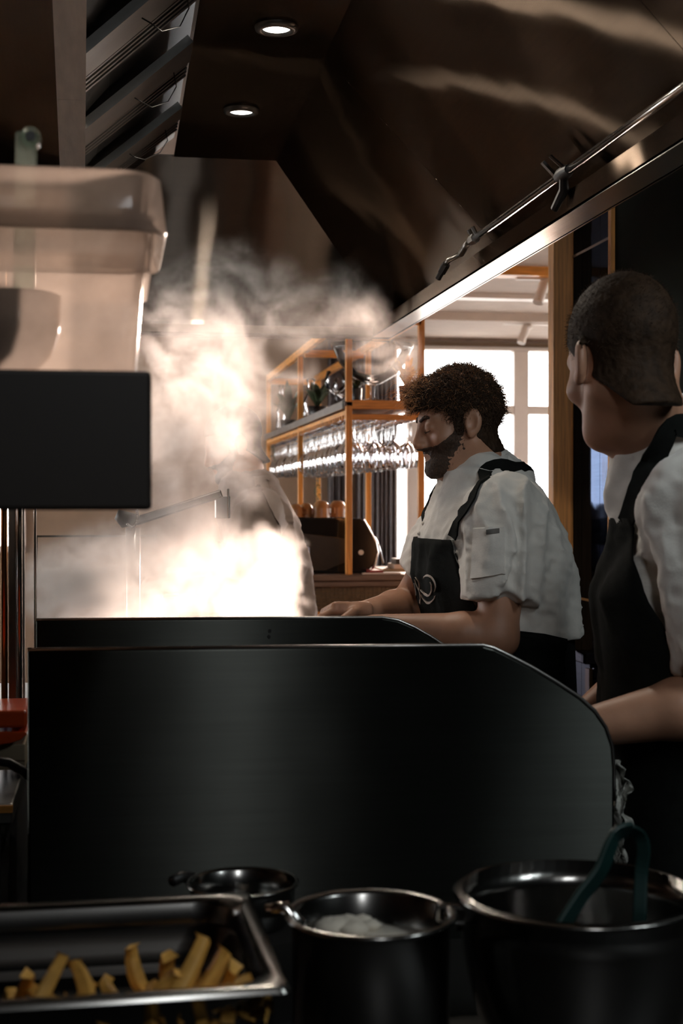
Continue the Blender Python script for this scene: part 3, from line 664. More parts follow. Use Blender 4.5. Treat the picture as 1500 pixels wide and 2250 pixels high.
def sphere_trace(f, o, d, tmax=8.0, off=0.0, t0=0.0):
    o, d = A3(o), A3(d); d = d / np.linalg.norm(d); t = t0
    for _ in range(200):
        v = float(f((o + d * t)[None])[0]) - off
        if v < .0006: break
        t += max(.0005, v * .7)
        if t > tmax: return None
    return Vector([float(x) for x in o + d * t])
def trace_many(f, o, d, off=0.0, tmax=3.0):
    t = np.zeros(len(o), F32)
    for _ in range(120):
        v = f(o + d * t[:, None]) - off; t = np.minimum(t + np.where(v > .0004, np.maximum(v * .7, .0003), 0), tmax)
    return o + d * t[:, None]
def normal(f, p):
    p = A3(p)[None]; e = .004
    return Vector([float(f(p + np.eye(3, dtype=F32)[i] * e)[0] - f(p - np.eye(3, dtype=F32)[i] * e)[0]) for i in range(3)]).normalized()
def resample(pts, n):
    pts = [Vector(p) for p in pts]; out = []
    L = [0]
    for a, b in zip(pts, pts[1:]): L.append(L[-1] + (b - a).length)
    for i in range(n):
        s = L[-1] * i / (n - 1); k = max(j for j in range(len(L)) if L[j] <= s + 1e-9); k = min(k, len(pts) - 2)
        u = (s - L[k]) / max(1e-9, L[k + 1] - L[k])
        p0, p1, p2, p3 = pts[max(k - 1, 0)], pts[k], pts[k + 1], pts[min(k + 2, len(pts) - 1)]
        out.append(.5 * (2 * p1 + (p2 - p0) * u + (2 * p0 - 5 * p1 + 4 * p2 - p3) * u * u + (3 * p1 - p0 - 3 * p2 + p3) * u ** 3))
    return out
def ribbon(name, pts, widths, f, off, thick, m, parent, n=24, cross=4, g=None):   # a flat band laid on surface f
    pts = resample(pts, n); ws = np.interp(np.linspace(0, 1, n), np.linspace(0, 1, len(widths)), widths)
    top, bot = [], []
    for i, p in enumerate(pts):
        tg = (pts[min(i + 1, n - 1)] - pts[max(i - 1, 0)]).normalized(); nr = normal(f, p); sd_ = tg.cross(nr).normalized()
        ra, rb = [], []
        for j in range(cross):
            q = p + sd_ * ws[i] * (j / (cross - 1) - .5); v = float(f(A3(q)[None])[0]); q = q - normal(f, q) * (v - off)
            if g is not None: q = q + nr * max(0.0, .003 - float(g(A3(q)[None])[0]))
            ra.append(q + nr * thick); rb.append(q)
        top.append(ra); bot.append(rb)
    return MB().grid(top, bot).build(name, m, parent, 'auto')
def patch(name, corners, f, off, thick, m, parent, n=10):   # pixel quad laid on surface f
    (a, b, c, d) = [Vector((x, y, 0)) for x, y in corners]; top, bot = [], []
    for i in range(n):
        u = i / (n - 1); ra, rb = [], []
        for j in range(n):
            w = j / (n - 1); q = (a * (1 - w) + b * w) * (1 - u) + (d * (1 - w) + c * w) * u
            p = sphere_trace(f, CAM, ray(q.x, q.y), off=off, t0=1.0)
            if p is None: return None
            rb.append(p); ra.append(p + normal(f, p) * thick)
        top.append(ra); bot.append(rb)
    return MB().grid(top, bot).build(name, m, parent, 'auto')

def person(D):
    base = Vector(D['base']); t = thing('person', D['label'], 'person', base)
    fw = Vector(D['fwd'] + (0,)).normalized(); lf = Vector((-fw.y, fw.x, 0)); fwn, lfn = A3(fw), A3(lf)
    T = np.array(D['torso'], float)
    def torso(p, inf=0.0):
        z = p[:, 2]; c = np.stack([np.interp(z, T[:, 0], T[:, 1]), np.interp(z, T[:, 0], T[:, 2]), z], 1)
        a = np.interp(z, T[:, 0], T[:, 3]) + inf; b = np.interp(z, T[:, 0], T[:, 4]) + inf
        q = p - c; u, v = q @ lfn, q @ fwn
        r = (np.abs(u / a) ** 2.4 + np.abs(v / b) ** 2.4) ** (1 / 2.4)
        d = ((r - 1) * np.minimum(a, b)).astype(F32)
        return smax(d, np.maximum(z - T[-1, 0] - inf, T[0, 0] - z).astype(F32), .03)
    HR = rotm(D['pitch'], D.get('roll', 0), 0); HR = np.array(Matrix.Rotation(D['hyaw'], 3, 'Z'), F32) @ HR
    hc = A3(D['head']); hs = D.get('hs', 1.0)
    tohead = lambda p: ((p - hc) @ HR) / hs
    H2W = lambda v: Vector([float(x) for x in (HR @ A3(v)) * hs + hc])
    nk0 = H2W((0, .028, -.045)); nk1 = Vector(D['neck'])
    def head(p):
        d = head_local(tohead(p)) * hs
        d = smin(d, cone(p, nk0, nk1, .056 * hs, .064), .03)
        return smin(d, cone(p, H2W((0, -.02, -.085)), nk1 + fw * .03, .035, .05), .03)
    arms = D['arms']
    def armf(a):
        sh, el, wr = a['sh'], a['el'], a['wr']; mid = Vector(el).lerp(Vector(wr), .3)
        def f(p):
            d = cone(p, sh, el, .056, .041); d = smin(d, cone(p, el, mid, .042, .0455), .02); d = smin(d, cone(p, mid, wr, .0455, .027), .015)
            return smin(d, hand_field(p, wr, a['hd'], a['hn'], a['hs'], a.get('curl', .5)), .014)
        return f
    def bb(pts, m): P_ = np.array([list(q) for q in pts]); return P_.min(0) - m, P_.max(0) + m
    parts = []
    lo, hi = bb([hc, nk1], .14); hi[2] = hc[2] + .16; parts.append(snet(head, lo, hi, D.get('hh', .0032)))
    for a in arms:
        f = armf(a); lo, hi = bb([a['sh'], a['el'], a['wr'], Vector(a['wr']) + Vector(a['hd']).normalized() * .14], .07); parts.append(snet(f, lo, hi, D.get('ah', .0042)))
    np_mesh('body', parts, 'skin', t)
    # jacket
    hemf = D.get('hem', .66); zj = D['zj']
    def jacket(p, wr=True):
        d = torso(p, D.get('inf', .016))
        nd = cone(p, nk1 - Vector((0, 0, .06)), nk1 + (nk0 - nk1) * .12, .085, .072); d = smin(d, nd, .05)
        for a in arms:
            sh, el = Vector(a['sh']), Vector(a['el']); ax = (el - sh).normalized(); hm = sh.lerp(el, hemf)
            s = cone(p, sh, sh.lerp(el, hemf * 1.3), .079, .066)
            s = smax(s, ((p - A3(hm)) @ A3(ax)).astype(F32), .006)
            s = smax(s, -cone(p, sh.lerp(el, hemf * .7), sh.lerp(el, hemf * 1.3), .046, .054), .004) if wr else s
            d = smin(d, s, .014)
        if wr:
            n1 = vnoise(p * np.array([18, 18, 5], F32) + 3.1 + 1.2 * vnoise(p * 8)[:, None]); n2 = vnoise(p * np.array([34, 34, 20], F32) + 11)
            n3 = vnoise(p @ np.array([[30, 8, 0], [0, 40, 10], [26, 0, 46]], F32) + 5)
            d = d + (.026 * np.abs(n1 - .5) * 2 - .016 +   .004 * (n2 - .5) + .006 * (np.abs(n3 - .5) * 2 - .4))
        return smax(d, (zj - p[:, 2]).astype(F32), .012)
    pts = [hc] + [q for a in arms for q in (a['sh'], a['el'])]
    lo, hi = bb([(T[:, 1].mean(), T[:, 2].mean(), 1.3)], .34); lo2, hi2 = bb([q for a in arms for q in (a['sh'], Vector(a['sh']).lerp(Vector(a['el']), hemf))], .10)
    lo = np.minimum(lo, lo2); hi = np.maximum(hi, hi2); lo[2] = zj - .02; hi[2] = nk1.z + .10
    np_mesh('jacket', [snet(jacket, lo, hi, D.get('jh', .0055))], D['jm'], t)
    # trousers and shoes
    hipz = T[0, 0]; hx, hy = T[0, 1], T[0, 2]; feet = []
    for s_ in (1, -1):
        hip = Vector((hx, hy, hipz + .02)) + lf * .09 * s_; feet.append((hip, hip + fw * .01 - Vector((0, 0, hipz * .5)), Vector((hip.x, hip.y, .09)) + lf * .03 * s_))
    def trou(p):
        d = smax(torso(p, .012), (p[:, 2] - (zj + .05)).astype(F32), .01)
        for h_, k_, a_ in feet: d = smin(d, smin(cone(p, h_, k_, .095, .07), cone(p, k_, a_, .07, .055), .03), .03)
        return d
    lo, hi = bb([(hx, hy, .06), (T[2, 1], T[2, 2], zj + .06)], .28); lo[2] = .05; hi[2] = zj + .08
    np_mesh('trousers', [snet(trou, lo, hi, .009)], 'trouser', t)
    for h_, k_, a_ in feet:
        f = lambda p, a_=a_: smax(smin(cone(p, a_ - Vector((0, 0, .04)), a_ + fw * .15 - Vector((0, 0, .055)), .048, .04), cone(p, a_, a_, .05, .05), .03), (.0 + .002 - p[:, 2]).astype(F32), .005)
        lo, hi = bb([a_, a_ + fw * .15], .08); lo[2] = -.01; np_mesh('shoe', [snet(f, lo, hi, .008)], 'blackg', t)
    allf = lambda p: np.minimum(np.minimum(jacket(p), head(p)), 9)
    smf = lambda p: np.minimum(jacket(p, False) - .004, head(p) - .016)
    D['smf'] = smf
    body2 = lambda p: smin(smax(torso(p, D.get('inf', .016) + .004), (zj - p[:, 2]).astype(F32), .01), trou(p), .03)
    # collar: a standing band round the neck
    axn = (nk0 - nk1).normalized(); u0 = (lf - axn * lf.dot(axn)).normalized(); v0 = axn.cross(u0)
    if v0.dot(fw) < 0: v0 = -v0
    top, bot, n = [], [], 44
    for j, (r_, h_) in enumerate(((.082, .010), (.074, .030), (.071, .048), (.072, .056))):
        ra, rb = [], []
        for i in range(n + 1):
            a_ = rad(97) + rad(346) * i / n; dv = u0 * math.cos(a_) + v0 * math.sin(a_); h2 = h_ - .006 * dv.dot(v0) / .07 * .07
            rr_ = r_ * (1 + .05 * math.sin(3 * a_ + j)); q = nk1 + axn * h2 + dv * rr_; ra.append(q); rb.append(q - dv * .005)
        top.append(ra); bot.append(rb)
    MB().grid(top, bot).build('collar', D['jm'], t, True)
    # apron
    if 'apron' in D:
        prof = D['apron']; zs_ = np.array([r[0] for r in prof]); ha = np.array([r[1] for r in prof]); nz, na = 60, 41; o_, d_ = [], []
        for i in range(nz):
            z = zs_[0] + (zs_[-1] - zs_[0]) * i / (nz - 1); h_ = np.interp(z, zs_[::-1], ha[::-1])
            cx, cy = np.interp(z, T[:, 0], T[:, 1]), np.interp(z, T[:, 0], T[:, 2])
            for j in range(na):
                a_ = rad(h_) * (2 * j / (na - 1) - 1); v = fw * math.cos(a_) + lf * math.sin(a_)
                zz = z + (.012 * math.cos(a_ * 1.5) if i == nz - 1 else 0)
                o_.append((cx + v.x * .55, cy + v.y * .55, zz)); d_.append((-v.x, -v.y, 0))
        q = trace_many(body2, np.array(o_, F32), np.array(d_, F32), .008); dd = np.array(d_, F32)
        push = np.clip(.007 - jacket(q, True), 0, .025) * (q[:, 2] > zj - .03); q = q - dd * push[:, None]
        flare = D.get('flare', 0.0)
        for i in range(nz):
            if flare and i > nz * .6:
                for j in range(na): q[i * na + j] -= dd[i * na + j] * flare * ((i / (nz - 1) - .6) / .4) ** 2
        wob = (vnoise(q * np.array([14, 14, 5], F32)) - .5)[:, None] * .005; q = q - dd * (wob + .003); q2 = q + dd * .004
        R_ = lambda Q: [[Vector([float(x) for x in Q[i * na + j]]) for j in range(na)] for i in range(nz)]
        MB().grid(R_(q), R_(q2)).build('apron', 'apron', t, True)
    D.update(t=t, jacket=jacket, headf=head, tohead=tohead, H2W=H2W, HR=HR, hc=hc, hs=hs, fw=fw, lf=lf, allf=allf, body2=body2, nk1=nk1, nk0=nk0, T=T, axn=axn)
    return D
def head_shell(D, name, f, m, h=.0032, ext=.19):
    hc = D['hc']; g = lambda p: f(D['tohead'](p)) * D['hs']
    return np_mesh(name, [snet(g, hc - ext, hc + ext, h)], m, D['t'])
def strands(D, name, roots, dirs, length, rad_, curl, m, seed, segs=7):
    r_ = random.Random(seed); mb = MB()
    for p, d in zip(roots, dirs):
        d = d.normalized(); L = length * r_.uniform(.5, 1.15); ph = r_.uniform(0, 6.28); u = d.orthogonal().normalized(); w = d.cross(u); cr = curl * r_.uniform(.4, 1.2); tw = r_.uniform(3, 7) * r_.choice((-1, 1))
        dr = Vector((r_.uniform(-.4, .4), r_.uniform(-.4, .4), r_.uniform(-.6, .1)))
        pts = []
        for i in range(segs):
            s = i / (segs - 1); pts.append(p + d * L * s + dr * L * s * s * .6 + (u * (math.cos(ph + tw * s) - math.cos(ph)) + w * (math.sin(ph + tw * s) - math.sin(ph))) * cr * s)
        mb.tube(pts, [rad_ * (1 - .6 * i / (segs - 1)) for i in range(segs)], 3, False)
    return mb.build(name, m, D['t'], True)
def scalp_samples(D, f, keep, n, seed, lo=(-.12, -.16, -.1), hi=(.12, .14, .18)):
    r_ = np.random.default_rng(seed); pts, nr = [], []
    th = np.arccos(r_.uniform(-1, 1, n * 4)); ph = r_.uniform(0, 2 * np.pi, n * 4)
    dv = np.stack([np.sin(th) * np.cos(ph), np.sin(th) * np.sin(ph), np.cos(th)], 1).astype(F32); c = np.array([0, 0, .05], F32)
    q = trace_many(f, c + dv * .25, -dv, 0.0, .25)
    ok = np.array([keep(v) for v in q]); q = q[ok][:n]; dv = dv[ok][:n]
    roots = [D['H2W'](v) for v in q]; dirs = [Vector([float(x) for x in D['HR'] @ v]) for v in dv]
    return roots, dirs

# ---- chef at the stove (faces left, looks down)
HX, HY = .741, 3.05
c1 = dict(base=(.84, 3.05, 0), fwd=(-1.0, -.03), label='person in white chef jacket and dark apron looking down at the stove',
    torso=[(.78, .86, 3.05, .17, .125), (1.0, .86, 3.05, .16, .125), (1.15, .85, 3.05, .165, .128), (1.28, .825, 3.05, .185, .138), (1.38, .815, 3.05, .19, .118), (1.44, .812, 3.05, .145, .092), (1.485, .81, 3.05, .08, .072)],
    head=(HX, HY, 1.617), pitch=.19, hyaw=rad(-88), roll=0.0, hs=.91, neck=(.803, 3.05, 1.475), zj=1.15, jm='jacket',
    arms=[dict(sh=(.80, 2.872, 1.415), el=(.772, 2.835, 1.165), wr=(.555, 2.90, 1.185), hd=(-1, .25, -.12), hn=(0, .3, -1), hs=(0, 1, .1), curl=.6),
          dict(sh=(.80, 3.228, 1.415), el=(.672, 3.285, 1.19), wr=(.555, 3.16, 1.195), hd=(-1, -.25, .05), hn=(0, -.3, -1), hs=(-.1, -1, .4), curl=.5)],
    apron=[(1.365, 48), (1.22, 60), (1.185, 64), (1.165, 112), (.55, 118)])
person(c1)
# apron straps
vis = [sphere_trace(c1['smf'], CAM, ray(x, y), off=.003, t0=2) for x, y in ((1002, 1182), (1018, 1145), (1036, 1108), (1054, 1066), (1070, 1034))]
back = c1['nk1'] + c1['axn'] * .02 - c1['fw'] * .09
pth = vis + [vis[-1].lerp(back, .5) + Vector((.01, -.012, .0)), back]
ribbon('apron_strap', pth, [.030], c1['smf'], .003, .004, 'apron', c1['t'], 30, 4, c1['allf'])
lf, cc_ = c1['lf'], Vector((.81, 3.05, 0))
mir = [p - lf * (2 * (p - cc_).dot(lf)) for p in pth]
ribbon('apron_strap', mir, [.030], c1['smf'], .003, .004, 'apron', c1['t'], 30, 4, c1['allf'])
# sleeve pocket, flap label
patch('sleeve_pocket', [(1043, 1160), (1109, 1157), (1108, 1262), (1036, 1273)], c1['jacket'], .001, .006, 'jacket', c1['t'], 12)
patch('pocket_label', [(1069, 1164), (1097, 1161), (1097, 1171), (1069, 1174)], c1['jacket'], .0075, .002, mat('grey_label', (.10, .09, .08), .6), c1['t'], 5)
for k, (x, y) in enumerate(((930, 1150), (921, 1172), (931, 1192))):
    p = sphere_trace(c1['jacket'], CAM, ray(x, y), off=.0, t0=2)
    if p: MB().ball(p, .005, 10, 6).build('button', 'jacket', c1['t'], True)
# curled emblem on the bib
em = mat('pale_embroidery', (.50, .42, .36), .7)
from mathutils.bvhtree import BVHTree
ap1 = [o for o in c1['t'].children if o.name.startswith('apron') and 'strap' not in o.name][0].data
bvh = BVHTree.FromPolygons([v.co for v in ap1.vertices], [p.vertices for p in ap1.polygons])
def stroke(pts, ws):
    q = [bvh.ray_cast(CAM, ray(880 + x * .12, 1240 + y * .12).normalized()) for x, y in pts]; q = [h[0] for h in q if h[0] is not None]
    if len(q) < 3: return
    n = 22; q = resample(q, n); w_ = np.interp(np.linspace(0, 1, n), np.linspace(0, 1, len(ws)), ws) * .12 / 1000; top, bot = [], []
    for i, p in enumerate(q):
        nr = bvh.find_nearest(p)[1]; nr = nr if nr.dot(CAM - p) > 0 else -nr; tg = (q[min(i + 1, n - 1)] - q[max(i - 1, 0)]).normalized(); sd_ = tg.cross(nr).normalized(); ra, rb = [], []
        for k in (-.5, 0, .5):
            c = bvh.find_nearest(p + sd_ * w_[i] * k)[0]; ra.append(c + nr * .0028); rb.append(c - nr * .0005)
        top.append(ra); bot.append(rb)
    MB().grid(top, bot).build('emblem_stroke', em, c1['t'], 'auto')
stroke([(430, 262), (455, 220), (500, 203), (560, 235), (615, 300), (640, 380), (635, 450), (620, 505)], [6, 20, 28, 34, 34, 26, 16, 4])
stroke([(545, 320), (570, 380), (575, 450), (560, 520), (520, 570), (460, 550), (410, 500), (370, 462)], [4, 16, 26, 34, 40, 40, 34, 20])
stroke([(645, 570), (620, 625), (570, 680), (520, 705), (460, 670), (410, 610), (375, 550), (362, 500)], [4, 20, 34, 44, 46, 34, 22, 8])
stroke([(345, 460), (365, 560), (372, 640), (368, 715)], [10, 18, 26, 44])
stroke([(275, 230), (320, 290), (348, 370), (342, 460)], [6, 20, 24, 10])
stroke([(262, 270), (290, 350), (320, 420), (345, 470)], [5, 16, 18, 8])
stroke([(250, 340), (275, 440), (290, 560), (295, 600)], [4, 10, 10, 4])
# hair, curls, beard, brows
def nape(q): return smin(head_local(q), cone(q, (0, .028, -.045), (0, .052, -.15), .058, .064), .03)
def h1(q):
    d = ell(q, (0, .020, .036), (.0775, .102, .094)); d = np.minimum(d, nape(q) - .0025); d = smin(d, ell(q, (0, -.064, .080), (.062, .044, .036)), .03); d = smin(d, ell(q, (.008, -.082, .062), (.050, .020, .028)), .02)
    n = vnoise(q * 95 + 2.2 * vnoise(q * 50)[:, None]) - .5; top = np.clip((q[:, 2] - .04) / .06, .12, 1)
    d = d + n * .011 * top + (vnoise(q * 210) - .5) * .004
    line = (q[:, 2] - .047) + 1.1 * (q[:, 1] + .060); line = np.minimum(line, q[:, 2] + .085)
    line = np.maximum(line, q[:, 2] - .047)
    x = np.abs(q[:, 0]); sb = np.maximum(np.abs(q[:, 1] + .018) - .011, np.abs(q[:, 2] + .0) - .03)
    line = np.maximum(line, -sb * 1.0 - .001)
    ear = ell(np.stack([x, q[:, 1], q[:, 2]], 1), (.083, .014, -.006), (.022, .024, .036))
    return smax(smax(d, -line.astype(F32), .004), -ear, .004)
head_shell(c1, 'hair', h1, 'hair', .0028)
r_, d_ = scalp_samples(c1, h1, lambda v: v[2] > .04 and v[1] < -.055, 420, 1)
d_ = [d + Vector((-.7, 0, -.1)) for d in d_]
strands(c1, 'hair_curls', r_, d_, .030, .0006, .011, 'curl', 3, 9)
r_, d_ = scalp_samples(c1, h1, lambda v: v[2] > .035 and v[1] < -.075, 300, 21)
strands(c1, 'hair_curls', r_, [d + Vector((-.8, random.uniform(-.2, .6), random.uniform(-.3, .5))) for d in d_], .052, .0005, .012, 'curl', 23, 9)
r_, d_ = scalp_samples(c1, h1, lambda v: v[2] > .02 and v[1] >= -.055, 1300, 2)
d_ = [d + Vector((-.5, 0, -.2)) for d in d_]
strands(c1, 'hair_curls', r_, d_, .014, .0005, .004, 'curl', 4)
r_, d_ = scalp_samples(c1, h1, lambda v: v[2] > -.02, 5200, 12)
d_ = [d * .7 + Vector((-.3, random.uniform(-.6, .6), random.uniform(-.6, .5))) for d in d_]
strands(c1, 'hair_curls', r_, d_, .013, .0007, .006, 'tress', 14)
def b1(q):
    d = head_local(q) - .0014 + (vnoise(q * 260) - .5) * .003
    x = np.abs(q[:, 0]); reg = np.maximum(q[:, 2] - (-.030 + .55 * (q[:, 1] + .055)), q[:, 1] + .006)
    m_ = np.maximum(np.maximum(np.abs(q[:, 2] + .049) - .0065, x - .026), q[:, 1] + .06); reg = np.minimum(reg, m_)
    reg = np.minimum(reg, np.maximum(np.maximum(np.abs(q[:, 1] + .021) - .010, np.abs(q[:, 2] + .012) - .03), -x + .05))
    reg = np.maximum(reg, -ell(q, (0, -.097, -.067), (.021, .02, .0085))); reg = np.maximum(reg, -q[:, 2] - .122)
    return smax(d, reg.astype(F32), .003)
head_shell(c1, 'beard', b1, 'beard', .0028)
r_, d_ = scalp_samples(c1, lambda q: head_local(q), lambda v: v[1] < -.004 and v[2] < -.03 + .5 * (v[1] + .055) and abs(v[2] + .067) > .009, 1500, 31)
strands(c1, 'beard_hair', r_, [d + Vector((0, 0, -.8)) for d in d_], .008, .0005, .001, 'tress', 33, 3)
def brows(q):
    x = q.copy(); x[:, 0] = np.abs(x[:, 0]); return smin(cone(x, (.016, -.094, .022), (.034, -.0865, .028), .0042, .0045), cone(x, (.034, -.0865, .028), (.050, -.069, .022), .0045, .0025), .003) + (vnoise(q * 300) - .5) * .003
head_shell(c1, 'eyebrows', brows, 'beard', .0022, .13)
def lash(q):
    x = q.copy(); x[:, 0] = np.abs(x[:, 0]); return smin(cone(x, (.019, -.0905, -.0055), (.032, -.0915, -.0085), .0014, .0018), cone(x, (.032, -.0915, -.0085), (.046, -.083, -.005), .0018, .0012), .002)
head_shell(c1, 'eyelashes', lash, 'beard', .0016, .115)

# ---- chef on the right (back three quarters, head turned away to the left)
hd2 = P(1362, 798, 2.15); nb = P(1460, 985, 2.2)
c2 = dict(base=(.88, 2.2, 0), fwd=(-.94, .34), label='person in white chef jacket and dark apron turning his head away',
    torso=[(.80, .95, 2.2, .17, .125), (1.0, .945, 2.2, .165, .125), (1.15, .94, 2.2, .17, .125), (1.30, .93, 2.2, .19, .13), (1.41, .95, 2.2, .195, .10), (1.47, .94, 2.2, .15, .082), (1.505, .93, 2.2, .085, .068)],
    head=hd2, pitch=.26, hyaw=rad(-169), neck=nb, zj=1.08, jm='jacket', hem=.80,
    arms=[dict(sh=(.862, 2.025, 1.435), el=(.895, 1.985, 1.155), wr=(.68, 2.07, 1.10), hd=(-1, .3, -.25), hn=(0, .2, -1), hs=(0, 1, 0)),
          dict(sh=(.985, 2.37, 1.435), el=(1.0, 2.47, 1.17), wr=P(1285, 1570, 2.42), hd=(-.8, -.2, -.55), hn=(-.4, 0, -1), hs=(0, -1, 0))],
    apron=[(1.42, 44), (1.34, 62), (1.2, 84), (1.14, 92), (1.10, 104), (.5, 112)], ah=.0045)
person(c2)
vis = [sphere_trace(c2['smf'], CAM, ray(x, y), off=.003, t0=1.4) for x, y in ((1385, 1150), (1400, 1095), (1420, 1040), (1448, 985), (1478, 935))]
if all(vis):
    back = c2['nk1'] + c2['axn'] * .045 - c2['fw'] * .085
    pth = vis + [vis[-1].lerp(back, .6), back]
    ribbon('apron_strap', pth, [.036], c2['smf'], .003, .004, 'apron', c2['t'], 30, 4, c2['allf'])
    lf, cc_ = c2['lf'], Vector((.915, 2.2, 0)); ribbon('apron_strap', [p - lf * (2 * (p - cc_).dot(lf)) for p in pth], [.036], c2['smf'], .003, .004, 'apron', c2['t'], 30, 4, c2['allf'])
def h2(q):
    d = np.minimum(ell(q, (0, .018, .044), (.079, .102, .0945)), nape(q) - .003) + (vnoise(q * 220) - .5) * .0025
    line = (q[:, 2] - .055) + 1.1 * (q[:, 1] + .055); line = np.minimum(line, q[:, 2] + .10); line = np.maximum(line, q[:, 2] - .058)
    x = np.abs(q[:, 0]); ear = ell(np.stack([x, q[:, 1], q[:, 2]], 1), (.083, .014, -.006), (.022, .024, .036))
    return smax(smax(d, -line.astype(F32), .006), -ear, .004)
head_shell(c2, 'hair', h2, 'hair', .003)
r_, d_ = scalp_samples(c2, h2, lambda v: v[2] > .0, 2200, 5)
strands(c2, 'hair_fuzz', r_, d_, .006, .00035, .001, 'tress', 6, 3)
head_shell(c2, 'eyebrows', brows, 'beard', .0024, .13)

# ---- third cook in the steam
Y3 = 5.0
n3 = P(548, 1046, Y3); x3 = P(578, 1160, Y3).x; h3 = P(512, 978, Y3)
c3 = dict(base=(x3, Y3, 0), fwd=(-1.0, -.1), label='person in taupe shirt bending forward behind the steam',
    torso=[(.80, x3 + .06, Y3, .16, .12), (1.05, x3 + .04, Y3, .155, .115), (1.25, x3 + .01, Y3, .17, .12), (1.38, x3 - .02, Y3, .175, .105), (1.46, n3.x + .01, Y3, .12, .085), (1.50, n3.x, Y3, .08, .07)],
    head=h3, pitch=.35, hyaw=rad(-85), neck=(n3.x, Y3, 1.485), zj=.98, jm='taupe', hem=.85, hh=.004, jh=.007,
    arms=[dict(sh=(x3 - .035, Y3 - .175, 1.40), el=(x3 - .10, Y3 - .22, 1.14), wr=(x3 - .32, Y3 - .2, 1.16), hd=(-1, .2, -.1), hn=(0, .2, -1), hs=(0, 1, 0)),
          dict(sh=(x3 - .035, Y3 + .165, 1.40), el=(x3 - .10, Y3 + .2, 1.14), wr=(x3 - .32, Y3 + .12, 1.16), hd=(-1, -.2, -.1), hn=(0, -.2, -1), hs=(0, -1, 0))],
    apron=[(1.30, 45), (1.14, 58), (1.06, 90), (.55, 100)])
person(c3)
head_shell(c3, 'hair', h2, 'hair', .004); head_shell(c3, 'beard', b1, 'beard', .004)
vis = [sphere_trace(c3['smf'], CAM, ray(x, y), off=.003, t0=3) for x, y in ((572, 1048), (592, 1085), (610, 1125), (622, 1165))]
if all(vis): ribbon('shoulder_strap', vis, [.055], c3['allf'], .004, .003, mat('pale_taupe', (.42, .34, .29), .85), c3['t'], 20)
# ------------------------------------------------------------ cooking station
YP = 1.95; YR = 2.45
st = thing('cooking_station', 'large dark steel cooking station with rounded side guards', 'stove', (.3, 2.6, 0))
def guard(pts, Y, zlow, th, m_):
    ed = [P(x, y, Y) + Vector((0, .002, 0)) for x, y in pts]; MB().tube(ed, .0028, 8).build('lit_edge', 'steel', st, True)  # brighter steel line added for the light on the guard's top edge
    q = [P(x, y, Y) for x, y in pts]; q = q + [Vector((q[-1].x, Y, zlow)), Vector((q[0].x, Y, zlow))]
    return MB().prism(q, (0, th, 0)).build('side_guard', m_, st, False, .004)
guard([(60, 1428), (1030, 1418), (1062, 1418), (1085, 1424), (1120, 1441), (1170, 1467), (1225, 1500), (1275, 1533), (1308, 1563), (1332, 1598), (1346, 1640), (1350, 1690), (1350, 1760)], YP, .12, .03, 'panel')
guard([(79, 1362), (800, 1357), (840, 1357), (875, 1363), (910, 1378), (945, 1398), (985, 1424), (1010, 1445), (1030, 1470), (1040, 1500)], YR, .12, .025, 'panel')
sx0, sx1 = P(66, 1500, YP).x, .585
B('body', (sx0 + .01, YP + .03, .12), (sx1, 3.78, .95), 'steel_d', st, .004)
B('plinth', (sx0 + .04, YP + .06, 0), (sx1 - .03, 3.74, .12), 'black', st)
B('griddle_plate', (sx0 + .05, YR + .05, .95), (sx1 - .06, 3.7, .985), 'black', st, .004)
B('hob_top', (sx0 + .03, YP + .05, .95), (sx1 - .02, YR - .02, .968), 'black', st, .003)
for k in range(4):                                       # control knobs along the chef's side
    y = 2.75 + .25 * k; MB().tube([(sx1, y, .86), (sx1 + .03, y, .86)], [.022, .018], 16).build('knob', 'black', st, 'auto')
B('rail', (sx1 + .02, 2.6, .905), (sx1 + .035, 3.72, .92), 'chrome', st, .003)
# bolts on the rear guard
for x, y in ((593, 1386), (591, 1399)):
    c = P(x, y, YR - .002); MB().tube([c, c + Vector((0, .004, 0))], .003, 10).build('bolt', 'black', st)
# pale tub standing in the steam
c = P(375, 1346, 3.3); tubz = .985; tw = P(392, 1346, 3.3).x - P(358, 1346, 3.3).x
tt = thing('food_tub', 'pale yellow tub standing in the steam', 'tub', (c.x, 3.3, tubz))
MB().prism([(c.x - tw * .45, 3.28, tubz), (c.x + tw * .45, 3.28, tubz), (c.x + tw * .5, 3.28, P(375, 1312, 3.3).z), (c.x - tw * .5, 3.28, P(375, 1312, 3.3).z)], (0, .05, 0)).build('tub_body', mat('yellow_tub', (.62, .48, .22), .5), tt, False, .004)
B('lid', (c.x - tw * .53, 3.275, P(375, 1312, 3.3).z), (c.x + tw * .53, 3.335, P(375, 1306, 3.3).z), 'white', tt, .002)
# swing arm with bracket (on a riser behind the griddle)
Ya = 3.25
ar = thing('swing_arm', 'steel swing arm with black knob reaching into the steam', 'faucet', (P(290, 1160, Ya).x, Ya, .985))
r0 = P(292, 1160, Ya)
MB().tube([(r0.x, Ya, .985), (r0.x, Ya, r0.z)], .016, 14).build('riser', 'steel', ar, True)
MB().tube([(r0.x, Ya, .985), (r0.x, Ya, 1.0)], [.035, .03], 16).build('base_flange', 'steel', ar, 'auto')
MB().bar(P(296, 1146, Ya), P(488, 1084, Ya), .022, .020).build('arm', 'chrome', ar, False, .004)
MB().tube([P(283, 1125, Ya - .02), P(279, 1140, Ya - .02), P(283, 1156, Ya - .02)], [.024, .028, .016], 16).build('knob', 'black', ar, True)
bk = MB(); bk.box(P(474, 1139, Ya - .01), P(503, 1090, Ya + .03)); bk.build('bracket', 'steel_d', ar, False, .002)
MB().tube([P(501, 1074, Ya - .012), P(501, 1139, Ya - .012)], .0022, 8).build('bracket_edge', 'chrome', ar)
